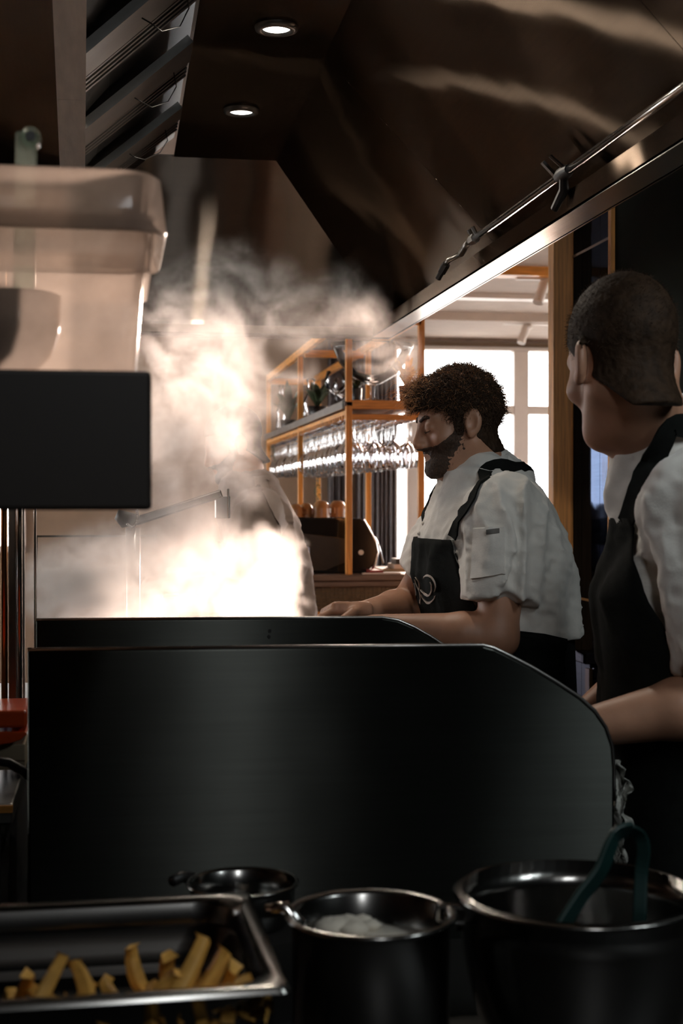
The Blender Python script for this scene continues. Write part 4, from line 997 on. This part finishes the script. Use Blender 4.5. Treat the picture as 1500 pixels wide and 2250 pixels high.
ch = [P(x, y, Ya - .05) for x, y in ((301, 1122), (302, 1136), (298, 1150), (290, 1158), (280, 1152))]
for i, p in enumerate(resample(ch, 16)): MB().ball(p, .0035, 8, 5).build('chain_bead', 'chrome', ar, True)
# glass screen at the far end of the station
gs = thing('glass_screen', 'clear glass screen standing behind the griddle', 'screen', (.1, 3.72, .95))
a, b = P(80, 1178, 3.72), P(345, 1176, 3.72)
B('pane', (a.x, 3.72, .95), (b.x, 3.727, a.z), 'glass', gs)
B('edge', (a.x, 3.718, a.z - .003), (b.x, 3.729, a.z + .002), 'chrome', gs); B('edge', (a.x - .002, 3.718, .95), (a.x + .003, 3.729, a.z), 'chrome', gs)
# left work counter with post, orange bin, paper
zl_ = P(30, 1706, 2.25).z
lc = thing('side_counter', 'dark side counter left of the cooking station', 'counter', (-.6, 2.6, 0))
xe = sx0 - .03
B('counter_top', (-1.6, 2.05, zl_ - .03), (xe, 3.4, zl_), 'steel_d', lc, .003); B('cabinet', (-1.6, 2.09, .1), (xe - .02, 3.38, zl_ - .03), 'black', lc)
B('edge_strip', (-1.6, 2.045, zl_ - .012), (xe, 2.052, zl_ - .002), 'wood_h', lc)
Yq = 2.42
fp = thing('pipe_stand', 'polished steel stand of thin posts left of the cooking station', 'stand', (P(25, 1560, Yq).x, Yq, zl_))
for px, r_, m_, Y in ((10, .0055, mat('orange_lit_pipe', (.75, .38, .16), .22, 1), 2.42), (44, .0045, 'chrome', 2.42), (39, .003, 'chrome', 2.44), (78, .0025, 'chrome', 2.62)):  # first post's orange metal holds the warm light caught on it
    q = P(px, 1600, Y); MB().tube([(q.x, q.y, zl_), (q.x, q.y, 1.95)], r_, 14).build('post', m_, fp, True)
B('back_plate', (P(16, 1500, Yq).x, Yq + .03, zl_), (P(52, 1500, Yq).x, Yq + .04, 1.95), 'steel_d', fp)
B('shelf', (P(-140, 1500, Yq).x, Yq - .02, 1.93), (P(60, 1500, Yq).x, Yq + .2, 1.95), 'steel_d', fp)
B('foot', (P(-2, 1500, Yq).x, Yq - .012, zl_), (P(82, 1500, Yq).x, Yq + .22, zl_ + .006), 'steel_d', fp)
orm = mat('orange_plastic', (.72, .085, .012), .35)
Yo = 2.22
ob = thing('orange_bin', 'bright orange plastic bin on the side counter', 'bin', P(0, 1690, Yo))
x0, x1 = P(-150, 1600, Yo).x, P(59, 1600, Yo).x; zt_, zm_, zb_ = P(0, 1562, Yo).z, P(0, 1606, Yo).z, P(0, 1641, Yo).z
B('rim', (x0, Yo, zm_ + .004), (x1, Yo + .14, zt_), orm, ob, .004)
low = [P(-150, 1608, Yo), P(59, 1608, Yo), P(58, 1614, Yo), P(45, 1626, Yo), P(22, 1634, Yo), P(0, 1637, Yo), P(-150, 1640, Yo)]
MB().prism(low, (0, .13, 0)).build('bowl', orm, ob, False, .003)
B('stand', (x0, Yo + .02, zl_ + .012), (x1 - .004, Yo + .12, zb_), mat('cream_box', (.42, .33, .22), .7), ob, .002)
B('grid_line', (x0, Yo + .0185, (zl_ + zb_) / 2), (x1 - .004, Yo + .02, (zl_ + zb_) / 2 + .001), 'walnut', ob)
tag(MB().tube([P(-60, 1690, Yo - .08), P(-10, 1672, Yo - .08), P(20, 1676, Yo - .08), P(48, 1692, Yo - .08), P(70, 1712, Yo - .08)], .007, 8).build('power_cable', 'black', None, True), 'black cable curling in front of the orange bin', 'cable')
ex = bpy.data.objects['power_cable']; ex.location.z += 0

# ------------------------------------------------------------ foreground: pass counter and what stands on it
zf = .86
fc = thing('front_counter', 'dark steel counter in the foreground under the bowls', 'counter', (.2, 1.3, 0))
B('counter_top', (-1.3, .95, zf - .035), (1.35, 1.86, zf), 'black', fc, .004); B('cabinet', (-1.28, 1.0, .1), (1.33, 1.84, zf - .035), 'black', fc)
# black shelf housing on the left, carried by a post outside the frame
Yk = 1.36
bx = thing('shelf_housing', 'thick black shelf housing at the left edge carrying the clear container', 'shelf', (-.5, Yk, zf))
k0, k1 = P(0, 810, Yk), P(333, 1120, Yk); xh = k1.x
B('housing', (-1.15, Yk, P(333, 1121, Yk).z), (xh, Yk + .36, P(333, 815, Yk).z), mat('matt_black_housing', (.016, .011, .008), .5, 0, .2, 6), bx, .004)
for y in (Yk + .05, Yk + .28): B('leg', (-.62, y, zf), (-.58, y + .04, P(333, 1121, Yk).z), 'black', bx, .003)
zk = P(333, 815, Yk).z
# clear square storage container
Yc_ = 1.385
poly = thin_glass('cloudy_polycarbonate', (.90, .88, .86), haze=.40, hazecol=(.86, .78, .72), edge=.9, rough=.12)
poly2 = thin_glass('polycarbonate_rim', (.85, .82, .79), haze=.38, hazecol=(.85, .76, .69), edge=1.3, rough=.08)
ct = thing('storage_container', 'clear square plastic storage container on the black shelf', 'container', (-.2, Yc_ + .12, zk))
xr_b, xr_t = P(296, 806, Yc_).x, P(326, 500, Yc_).x; wid = .26
cxm = xr_t - wid / 2
def rrect(hx, hy, r, z, n=6):
    o = []
    for sx, sy, a0 in ((1, 1, 0), (-1, 1, 90), (-1, -1, 180), (1, -1, 270)):
        for i in range(n + 1):
            a = rad(a0 + 90 * i / n); o.append(Vector((cxm + sx * (hx - r) + r * math.cos(a), Yc_ + .13 + sy * (hy - r) + r * math.sin(a), z)))
    return o
def shell(levels, m_, name, parent, close=True):
    mb = MB(); n = len(levels[0]); rows = [l + [l[0]] for l in levels]; mb.grid(rows)
    return mb.build(name, m_, parent, True)
hb = xr_b - cxm; ht = wid / 2; zr0 = P(330, 485, Yc_).z; zr1 = P(330, 372, Yc_).z; zw = P(330, 590, Yc_).z
lv = [rrect(hb, .105, .03, zk + .001), rrect(hb + .002, .107, .03, zk + .006), rrect(ht, .122, .03, zr0), rrect(ht, .122, .03, zr1)]
inner = [rrect(ht - .004, .118, .027, zr1), rrect(hb - .003, .102, .027, zk + .006)]
shell([rrect(.02, .02, .01, zk + .001)] + lv, poly, 'tub_body', ct)
shell([rrect(ht + .003, .125, .03, zw), rrect(ht + .006, .126, .03, zr0 + .01)], poly, 'handle_ledge', ct)
rl = [rrect(ht + .001, .123, .03, zr0 + .01), rrect(ht + .016, .138, .034, zr0 - .012), rrect(ht + .018, .14, .034, zr0 - .008), rrect(ht + .013, .135, .034, zr1 - .006), rrect(ht + .006, .128, .034, zr1), rrect(ht - .004, .118, .03, zr1)]
shell(rl, poly2, 'rim', ct)
# dark bowl inside the container
cb = Vector((P(30, 800, Yc_ + .13).x, Yc_ + .13, zk + .008)); 
rb = P(152, 700, Yc_ + .13).x - cb.x; hbz = P(30, 640, Yc_ + .13).z - cb.z
db = thing('sauce_bowl', 'dark filled round bowl inside the clear container', 'bowl', cb)
kx = .88
MB().lathe([(.001, 0), (.02, 0), (rb * .5, hbz * .06), (rb * .78, hbz * .22), (rb * .94, hbz * .5), (rb * .99, hbz * .95), (rb * .95, hbz * .95), (rb * .9, hbz * .5), (rb * .74, hbz * .25), (rb * .45, hbz * .09), (.001, .004)], cb, 28, kx, .8).build('bowl_shell', thin_glass('amber_bowl', (.75, .62, .5), haze=.25, hazecol=(.6, .4, .25), edge=1.3), db, True)
MB().lathe([(.001, .006), (rb * .42, hbz * .12), (rb * .68, hbz * .28), (rb * .82, hbz * .55), (rb * .84, hbz * .98), (.001, hbz * 1.0)], cb, 28, kx, .8).build('sauce', 'black', db, True)
# clear tube handle sticking up from the container
hp = [P(52, 600, Yc_ + .12), P(56, 430, Yc_ + .12), P(60, 330, Yc_ + .12)]; hp[0].z = cb.z + hbz * 1.0
sp = thing('plastic_scoop', 'clear plastic scoop handle rising out of the container', 'scoop', hp[0])
gm = thin_glass('green_clear_plastic', (.72, .80, .76), haze=.22, hazecol=(.6, .68, .62), edge=1.4)
MB().bar(hp[0], P(58, 290, Yc_ + .12), .022, .007, (0, 1, 0)).build('handle', gm, sp, False, .003)
ec = P(67, 300, Yc_ + .11)
MB().tube([ec, ec + Vector((0, .02, 0))], .0105, 16).build('handle_end', gm, sp, 'auto'); MB().tube([ec + Vector((.0, -.002, 0)), ec + Vector((0, .002, 0))], .005, 12).build('hang_hole', 'black', sp)
tg_ = mat('paper_tag', (.5, .52, .55), .7)

# gastronorm tray with chips
zt0 = 1.03
def PT(px, py): return PZ(px, py, zt0)
c_br, c_fr, c_fl, c_bl = PT(548, 1958), PT(664, 2165), PT(-10, 2205), PT(-30, 1986)
ctr = (c_br + c_fr) / 2
ux = (c_br - PT(0, 1985)).normalized(); uy = Vector((-ux.y, ux.x, 0)); Ld, Wd = .53, .325
Wd = (c_br - c_fr).length * abs((c_br - c_fr).normalized().dot(uy))
tr = thing('serving_tray', 'steel gastronorm tray of chips in the foreground', 'tray', (c_br - ux * Ld / 2 - uy * Wd / 2) - Vector((0, 0, zt0 - zf)))
def rect(inx, z, r=.035, n=5):
    c0 = c_br - ux * Ld / 2 - uy * Wd / 2; hx, hy = Ld / 2 - inx, Wd / 2 - inx; o = []; rr = max(.004, r)
    for sx, sy, a0 in ((1, 1, 0), (-1, 1, 90), (-1, -1, 180), (1, -1, 270)):
        for i in range(n + 1):
            a = rad(a0 + 90 * i / n); o.append(c0 + ux * (sx * (hx - rr) + rr * math.cos(a)) + uy * (sy * (hy - rr) + rr * math.sin(a)) + Vector((0, 0, z - zt0)))
    return o
dp = .065
lv = [rect(-.002, zt0 - .006, .01), rect(0, zt0 - .001, .012), rect(.002, zt0, .012), rect(.014, zt0 - .001, .04), rect(.018, zt0 - .006, .045), rect(.021, zt0 - .024, .045), rect(.025, zt0 - .026, .045), rect(.034, zt0 - dp + .02, .045), rect(.05, zt0 - dp, .04), rect(.13, zt0 - dp - .001, .02)]
rows = [l + [l[0]] for l in lv]; mb = MB().grid(rows); mb.f.append(tuple(range(len(mb.v) - len(rows[-1]), len(mb.v) - 1))); mb.build('pan', 'pan', tr, 'auto')
MB().grid([l + [l[0]] for l in (rect(.004, zt0 - .003, .03), rect(.024, zt0 - .028, .045), rect(.036, zt0 - dp + .018, .045), rect(.052, zt0 - dp - .003, .04), rect(.13, zt0 - dp - .004, .02))]).build('outer_skin', 'pan', tr, True)
for s_ in (.2, .8):
    q = rect(.02, zt0 - dp - .004)[0]
# four feet ring on the counter under the tray
c0 = c_br - ux * Ld / 2 - uy * Wd / 2
sup = MB()
for sx in (-1, 1):
    for sy in (-1, 1):
        q = c0 + ux * sx * Ld * .3 + uy * sy * Wd * .28; sup.tube([(q.x, q.y, zf), (q.x, q.y, zt0 - dp - .003)], .012, 8)
sup.build('base', 'black', tr)
# the chips
cf = mat('fried_potato', (.62, .33, .07), .55, 0, .35, 40, bump=.2, bs=120)
chip = None; rr = random.Random(4)
spots = []
for px, py in ((55, 2150), (75, 2155), (105, 2135), (95, 2165), (128, 2158), (150, 2155), (178, 2158), (210, 2160), (190, 2168), (235, 2152), (262, 2145), (285, 2150), (262, 2168), (300, 2128), (312, 2142), (335, 2136), (350, 2150), (330, 2165), (372, 2140), (395, 2134), (405, 2150), (380, 2165), (420, 2152), (440, 2146), (455, 2160), (470, 2140), (485, 2152), (500, 2135), (515, 2148), (530, 2150), (545, 2136), (560, 2148), (555, 2160), (575, 2150), (510, 2165), (120, 2172), (50, 2172), (430, 2168), (480, 2168), (290, 2172), (345, 2175), (225, 2174), (30, 2160), (42, 2150), (140, 2165), (165, 2170), (250, 2160), (275, 2160), (320, 2155), (365, 2160), (465, 2150), (495, 2160), (535, 2142), (568, 2142), (585, 2155), (525, 2158), (445, 2158), (410, 2160)):
    spots.append((px, py))
side_ = lambda x: 'left end' if x < 160 else ('middle' if x < 420 else 'right end')
for i, (px, py) in enumerate(spots):
    zz = zt0 - dp + .012 + .026 * rr.random(); p = PZ(px, py + 18, zz + .018)
    d = p - c0; u = d.dot(ux); v = d.dot(uy); v = min(max(v, -Wd / 2 + .055), Wd / 2 - .06); u = min(u, Ld / 2 - .05)
    p = c0 + ux * u + uy * v; p.z = zz
    if chip is None:
        mb = MB(); L = .07; rows = []
        for j in range(6):
            s_ = j / 5 - .5; w = .0058 * (1 - .25 * abs(s_) * 2) ; rows.append([Vector((s_ * L, a * w, b * w + .006 * (s_ * 2) ** 2)) for a, b in ((-1, -1), (1, -1), (1, 1), (-1, 1), (-1, -1))])
        mb.grid(rows); mb.f.append((0, 1, 2, 3)); e = 25; mb.f.append((e + 3, e + 2, e + 1, e)); chip = mb.build('potato_chip', cf, None, True, .002); o = chip
    else: o = chip.copy(); COL.objects.link(o)
    up = rr.random() < .14; o.location = p + Vector((0, 0, .018 if up else 0)); o.scale = (rr.uniform(.75, 1.2), rr.uniform(.9, 1.25), rr.uniform(.9, 1.25))
    o.rotation_euler = (rr.uniform(0, 6), rr.uniform(-1.25, -.7) if up else rr.uniform(-.35, .35), rr.uniform(0, 6.28))
    tag(o, 'golden fried potato chip at the %s of the heap in the steel tray' % side_(px), 'chip', 'chips in the tray, ' + side_(px))
# deep round pot in the middle
def round_pan(name, lab, cat, pxl, pxr, pyc, zr, depth, rbot, m_in, roll=.006, flare=0):
    c = PZ((pxl + pxr) / 2, pyc, zr); r = (PZ(pxr, pyc, zr) - PZ(pxl, pyc, zr)).length / 2
    t = thing(name, lab, cat, (c.x, c.y, zr - depth))
    pr_ = [(.001, 0), (r * rbot, 0), (r * (rbot + .08), .006)]
    if flare:
        for i in range(1, 9): a = i / 8; pr_.append((r * (rbot + (1 - rbot) * math.sin(a * math.pi / 2) ** .9), depth * (1 - math.cos(a * math.pi / 2)) ** .85))
    else: pr_ += [(r * .97, depth * .5), (r * .98, depth - .006)]
    pr_ += [(r + roll * .6, depth - roll * .5), (r + roll, depth), (r + roll * .3, depth + roll * .5), (r - roll * .4, depth)]
    inn = [(a * .985 - .002, b + .004) for a, b in pr_[:-4]][::-1]
    MB().lathe(pr_ + inn[:-1] + [(.001, .004)], (c.x, c.y, zr - depth), 56).build('pan_body', m_in, t, True)
    return t, c, r
zr_ = 1.045
pot, pc, prr = round_pan('sauce_pot', 'round steel pot with flour scraps in the middle foreground', 'pot', 636, 992, 2008, 1.04, 1.04 - zf, .93, 'pan')
# handle lug and grey tag on the pot
hl = PZ(1000, 2000, 1.035)
MB().bar(hl + Vector((-.02, 0, 0)), hl + Vector((.012, 0, -.004)), .018, .02).build('handle_lug', 'chrome', pot, False, .004)
tag(MB().prism([PZ(1008, 1988, 1.03), PZ(1042, 1986, 1.03), P(1060, 2052, PZ(1042, 1986, 1.03).y - .01), P(1002, 2046, PZ(1008, 1988, 1.03).y - .01)], (0, .002, .001)).build('label_tag', tg_), 'grey plastic tag hanging between the pot and the big bowl', 'tag')
flm = mat('flour', (.55, .50, .42), .9, 0, .2, 40)
for i, (px, py, s_) in enumerate(((760, 2048, .016), (795, 2040, .013), (815, 2050, .010), (730, 2055, .018), (775, 2058, .014))):
    q = PZ(px, py - 12, 1.008); mb = MB().ball((0, 0, 0), s_, 10, 7, 1.2, 1, .6); rr2 = random.Random(i)
    mb.v = [(x * rr2.uniform(.8, 1.2), y * rr2.uniform(.8, 1.2), z * rr2.uniform(.8, 1.2)) for x, y, z in mb.v]
    o = mb.build('dough_scrap', flm, None, True); o.location = (q.x, q.y, 1.010); tag(o, ('pale dough scrap, second from left in the steel pot', 'pale dough scrap, second from right in the steel pot', 'small pale dough scrap, rightmost in the steel pot', 'broad pale dough scrap, leftmost in the steel pot', 'pale dough scrap, middle front in the steel pot')[i], 'dough', 'dough scraps in the pot')
MB().lathe([(.001, .140), (prr * .5, .140), (prr * .93, .142), (prr * .95, .0), (.001, .0)], (pc.x, pc.y, zf + .006), 32).build('flour_layer', flm, pot, True)
# shallow pan behind the tray
pan, c_, r_ = round_pan('frying_pan', 'dark frying pan behind the steel tray', 'pan', 415, 650, 1938, 1.00, .05, .8, 'pan', .004)
pan.location.z = pan.location.z
MB().tube([(c_.x, c_.y, zf), (c_.x, c_.y, .95)], [.09, .09], 24).build('trivet', 'black', pan)
MB().tube([PZ(425, 1930, .995), PZ(400, 1926, 1.0), PZ(380, 1936, 1.0)], .007, 8).build('handle', 'black', pan, True)
# ladle handle with ball end between tray and pot
q0 = PZ(655, 2030, 1.03); q1 = Vector((q0.x + .002, q0.y - .03, zf + .002))
ld = thing('ladle', 'steel ladle with brass coloured handle beside the tray', 'ladle', q1)
MB().tube([q0 + Vector((-.03, .01, .012)), q0 + Vector((-.012, .004, .014)), q0, q0 + Vector((.003, -.004, -.02))], .008, 12).build('hook', 'chrome', ld, True)
MB().tube([q0 + Vector((.003, -.004, -.018)), q1], .005, 10).build('handle', mat('brass', (.55, .38, .12), .3, 1), ld, True)
# big bowl with tongs
bowl, bc, br = round_pan('mixing_bowl', 'big steel mixing bowl holding tongs in the right foreground', 'bowl', 1008, 1534, 1962, 1.045, 1.045 - zf, .45, 'pan', .006, 1)
to = thing('tongs', 'dark green kitchen tongs standing in the big steel bowl', 'tongs', (bc.x, bc.y, zf + .02))
tm = mat('green_rubber', (.004, .022, .02), .4)
Yg = bc.y
leg1 = [P(1402, 2040, Yg + .02), P(1405, 2005, Yg + .02), P(1408, 1920, Yg + .03), P(1414, 1868, Yg + .03), P(1405, 1836, Yg + .03), P(1382, 1823, Yg + .02)]
leg2 = [P(1382, 1823, Yg + .02), P(1356, 1832, Yg + .01), P(1340, 1862, Yg), P(1318, 1915, Yg - .01), P(1280, 1965, Yg - .02), P(1245, 2018, Yg - .03), P(1225, 2050, Yg - .035)]
def flat(path, w, th, name, m_):
    path = resample(path, 22); top, bot = [], []
    for i, p in enumerate(path):
        tg = (path[min(i + 1, 21)] - path[max(i - 1, 0)]).normalized(); sd_ = Vector((0, 1, 0)); nn = tg.cross(sd_).normalized(); sd_ = (sd_ - tg * sd_.dot(tg)).normalized()
        sd_ = (sd_ * .5 + nn * .85).normalized(); nn = tg.cross(sd_).normalized()
        top.append([p + sd_ * w + nn * th, p - sd_ * w + nn * th]); bot.append([p + sd_ * w - nn * th, p - sd_ * w - nn * th])
    return MB().grid(top, bot).build(name, m_, to, False, .0015)
flat(leg1, .007, .002, 'arm', tm); flat(leg2, .010, .003, 'arm', tm)
for p in (leg1[0], leg2[-1]):
    MB().tube([p, Vector((p.x + (bc.x - p.x) * .1, p.y, zf + .035))], [.008, .014], 10).build('tip', 'chrome', to, True)
# towel hanging from the right cook's apron
tw_ = mat('grey_towel', (.30, .30, .27), .95, 0, .3, 80, bump=.6, bs=200)
rows, rows2 = [], []
for i in range(26):
    y = 1672 + 9.2 * i; rw, rw2 = [], []
    for j in range(9):
        x = 1348 + (10 if i < 2 else 26) * j / 8 + 6 * math.sin(i * .8 + j) + (14 if 4 < i < 8 or 13 < i < 18 else 0) * j / 8
        p = P(x, y, 2.03 + .015 * math.sin(j * 1.7 + i * .5)); rw.append(p); rw2.append(p + Vector((.002, .012, 0)))
    rows.append(rw); rows2.append(rw2)
tw2 = MB().grid(rows, rows2).build('towel', tw_, None, True); tag(tw2, 'fluffy grey towel tucked into the right cook\'s apron', 'towel')
# ------------------------------------------------------------ steam: a voxel cloud grown from soft puffs and swirling noise
blobs = []   # (centre, radius, strength)
def puff(px, py, Y, rpx, s):
    if s > 1.5: rpx += 20
    c = P(px, py, Y); blobs.append((c, rpx / FPX * (c - CAM).length, s))
for a in ((420, 835, 3.0, 165, 1.15), (380, 960, 3.05, 150, 1.2), (520, 810, 3.1, 115, .7), (450, 1080, 3.1, 95, .55), (520, 920, 3.2, 100, .8), (390, 1200, 2.9, 130, .6), (300, 1265, 2.8, 155, 1.25), (180, 1285, 2.75, 140, 1.3),
          (110, 1310, 2.7, 100, 1.2), (330, 760, 3.0, 120, .6), (600, 690, 3.2, 120, .5), (700, 690, 3.3, 90, .45), (765, 715, 3.35, 60, .45), (460, 640, 3.1, 130, .35), (340, 640, 3.0, 110, .3), (470, 1310, 2.75, 120, .9),
          (400, 1330, 2.7, 130, .7), (840, 800, 3.4, 75, .38), (600, 810, 3.2, 70, .4), (300, 1110, 3.0, 100, .25), (60, 1380, 2.65, 45, .5), (505, 985, 3.4, 95, 1.3), (500, 1000, 3.5, 85, 1.3), (250, 1200, 2.8, 110, .6), (200, 1270, 2.7, 150, .9), (90, 1290, 2.65, 110, .8), (540, 1300, 2.75, 110, .7),
          (592, 1205, 2.72, 52, 1.6), (548, 1215, 2.72, 40, 1.6), (628, 1205, 2.72, 32, 1.6), (637, 1245, 2.72, 28, 1.6), (600, 1262, 2.72, 60, 1.6), (580, 1325, 2.72, 78, 1.6), (644, 1290, 2.72, 24, 1.6), (655, 1318, 2.72, 18, 1.6), (530, 1335, 2.72, 60, 1.6)):
    puff(*a)
lo = Vector([min(c[i] - r for c, r, s in blobs) for i in range(3)]); hi = Vector([max(c[i] + r for c, r, s in blobs) for i in range(3)])
lo.z = max(lo.z, 1.0); lo.y = max(lo.y, YR + .035); hi.z = min(hi.z, 2.45)
sm, nt, out = new_mat('steam_volume')
at = N(nt, 'ShaderNodeAttribute', attribute_name='density')
mm = N(nt, 'ShaderNodeMath', operation='MULTIPLY'); mm.inputs[1].default_value = 8.0; nt.links.new(at.outputs['Fac'], mm.inputs[0])
vs = N(nt, 'ShaderNodeVolumeScatter', Anisotropy=.5); vs.inputs['Color'].default_value = (.96, .95, .94, 1); nt.links.new(mm.outputs[0], vs.inputs['Density']); nt.links.new(vs.outputs[0], out.inputs['Volume'])
ng = bpy.data.node_groups.new('steam_cloud', 'GeometryNodeTree')
ng.interface.new_socket('Geometry', in_out='INPUT', socket_type='NodeSocketGeometry'); ng.interface.new_socket('Geometry', in_out='OUTPUT', socket_type='NodeSocketGeometry')
G = lambda t, **k: N(ng, t, **k); LK = ng.links.new
go = G('NodeGroupOutput'); G('NodeGroupInput'); pos = G('GeometryNodeInputPosition')
org = (lo + hi) / 2
wp = G('ShaderNodeTexNoise', Scale=3.2, Detail=3.0, Roughness=.55); LK(pos.outputs[0], wp.inputs['Vector'])
sb = G('ShaderNodeVectorMath', operation='SUBTRACT'); LK(wp.outputs['Color'], sb.inputs[0]); sb.inputs[1].default_value = (.5, .5, .5)
sc_ = G('ShaderNodeVectorMath', operation='SCALE'); LK(sb.outputs[0], sc_.inputs[0]); sc_.inputs['Scale'].default_value = .30
wpos = G('ShaderNodeVectorMath', operation='ADD'); LK(pos.outputs[0], wpos.inputs[0]); LK(sc_.outputs[0], wpos.inputs[1])
tot = None; hot = None
vo = G('ShaderNodeTexVoronoi', Scale=24.0); LK(pos.outputs[0], vo.inputs['Vector'])
vm = G('ShaderNodeMath', operation='MULTIPLY'); LK(vo.outputs['Distance'], vm.inputs[0]); vm.inputs[1].default_value = .034
for c, r, s in blobs:
    dn = G('ShaderNodeVectorMath', operation='DISTANCE'); LK((pos if s > 1.5 else wpos).outputs[0], dn.inputs[0]); dn.inputs[1].default_value = c - org
    val = dn.outputs['Value']
    if s > 1.5: dd_ = G('ShaderNodeMath', operation='ADD'); LK(val, dd_.inputs[0]); LK(vm.outputs[0], dd_.inputs[1]); val = dd_.outputs[0]
    mr = G('ShaderNodeMapRange', interpolation_type='SMOOTHSTEP'); LK(val, mr.inputs['Value'])
    mr.inputs['From Min'].default_value = r * (.80 if s > 1.5 else .15); mr.inputs['From Max'].default_value = r * (1.12 if s > 1.5 else 1.14); mr.inputs['To Min'].default_value = s; mr.inputs['To Max'].default_value = 0
    cur = hot if s > 1.5 else tot
    if cur is None: cur = mr.outputs[0]
    else:
        ad = G('ShaderNodeMath', operation='MAXIMUM' if s > 1.5 else 'ADD'); LK(cur, ad.inputs[0]); LK(mr.outputs[0], ad.inputs[1]); cur = ad.outputs[0]
    if s > 1.5: hot = cur
    else: tot = cur
nz = G('ShaderNodeTexNoise', Scale=6.5, Detail=9.0, Roughness=.66, Distortion=2.2); LK(wpos.outputs[0], nz.inputs['Vector'])
nm = G('ShaderNodeMapRange', interpolation_type='SMOOTHSTEP'); LK(nz.outputs['Fac'], nm.inputs['Value']); nm.inputs['From Min'].default_value = .42; nm.inputs['From Max'].default_value = .64; nm.inputs['To Min'].default_value = .03; nm.inputs['To Max'].default_value = 1.6
m0 = G('ShaderNodeMath', operation='MULTIPLY'); LK(tot, m0.inputs[0]); LK(nm.outputs[0], m0.inputs[1])
ml = G('ShaderNodeMath', operation='ADD'); LK(m0.outputs[0], ml.inputs[0]); LK(hot, ml.inputs[1])
vc = G('GeometryNodeVolumeCube'); LK(ml.outputs[0], vc.inputs['Density']); vc.inputs['Min'].default_value = lo - org; vc.inputs['Max'].default_value = hi - org
for ax, k in zip('XYZ', range(3)): vc.inputs['Resolution ' + ax].default_value = int((hi[k] - lo[k]) / .0075)
smn = G('GeometryNodeSetMaterial'); LK(vc.outputs[0], smn.inputs[0]); smn.inputs['Material'].default_value = sm; LK(smn.outputs[0], go.inputs[0])
steam = MB().box(lo - org, hi - org).build('steam', sm); steam.location = org
md = steam.modifiers.new('steam_cloud', 'NODES'); md.node_group = ng
tag(steam, 'thick cloud of sunlit steam rising from the cooking station', 'steam', None, 'stuff')
S.cycles.volume_step_rate = 2.5
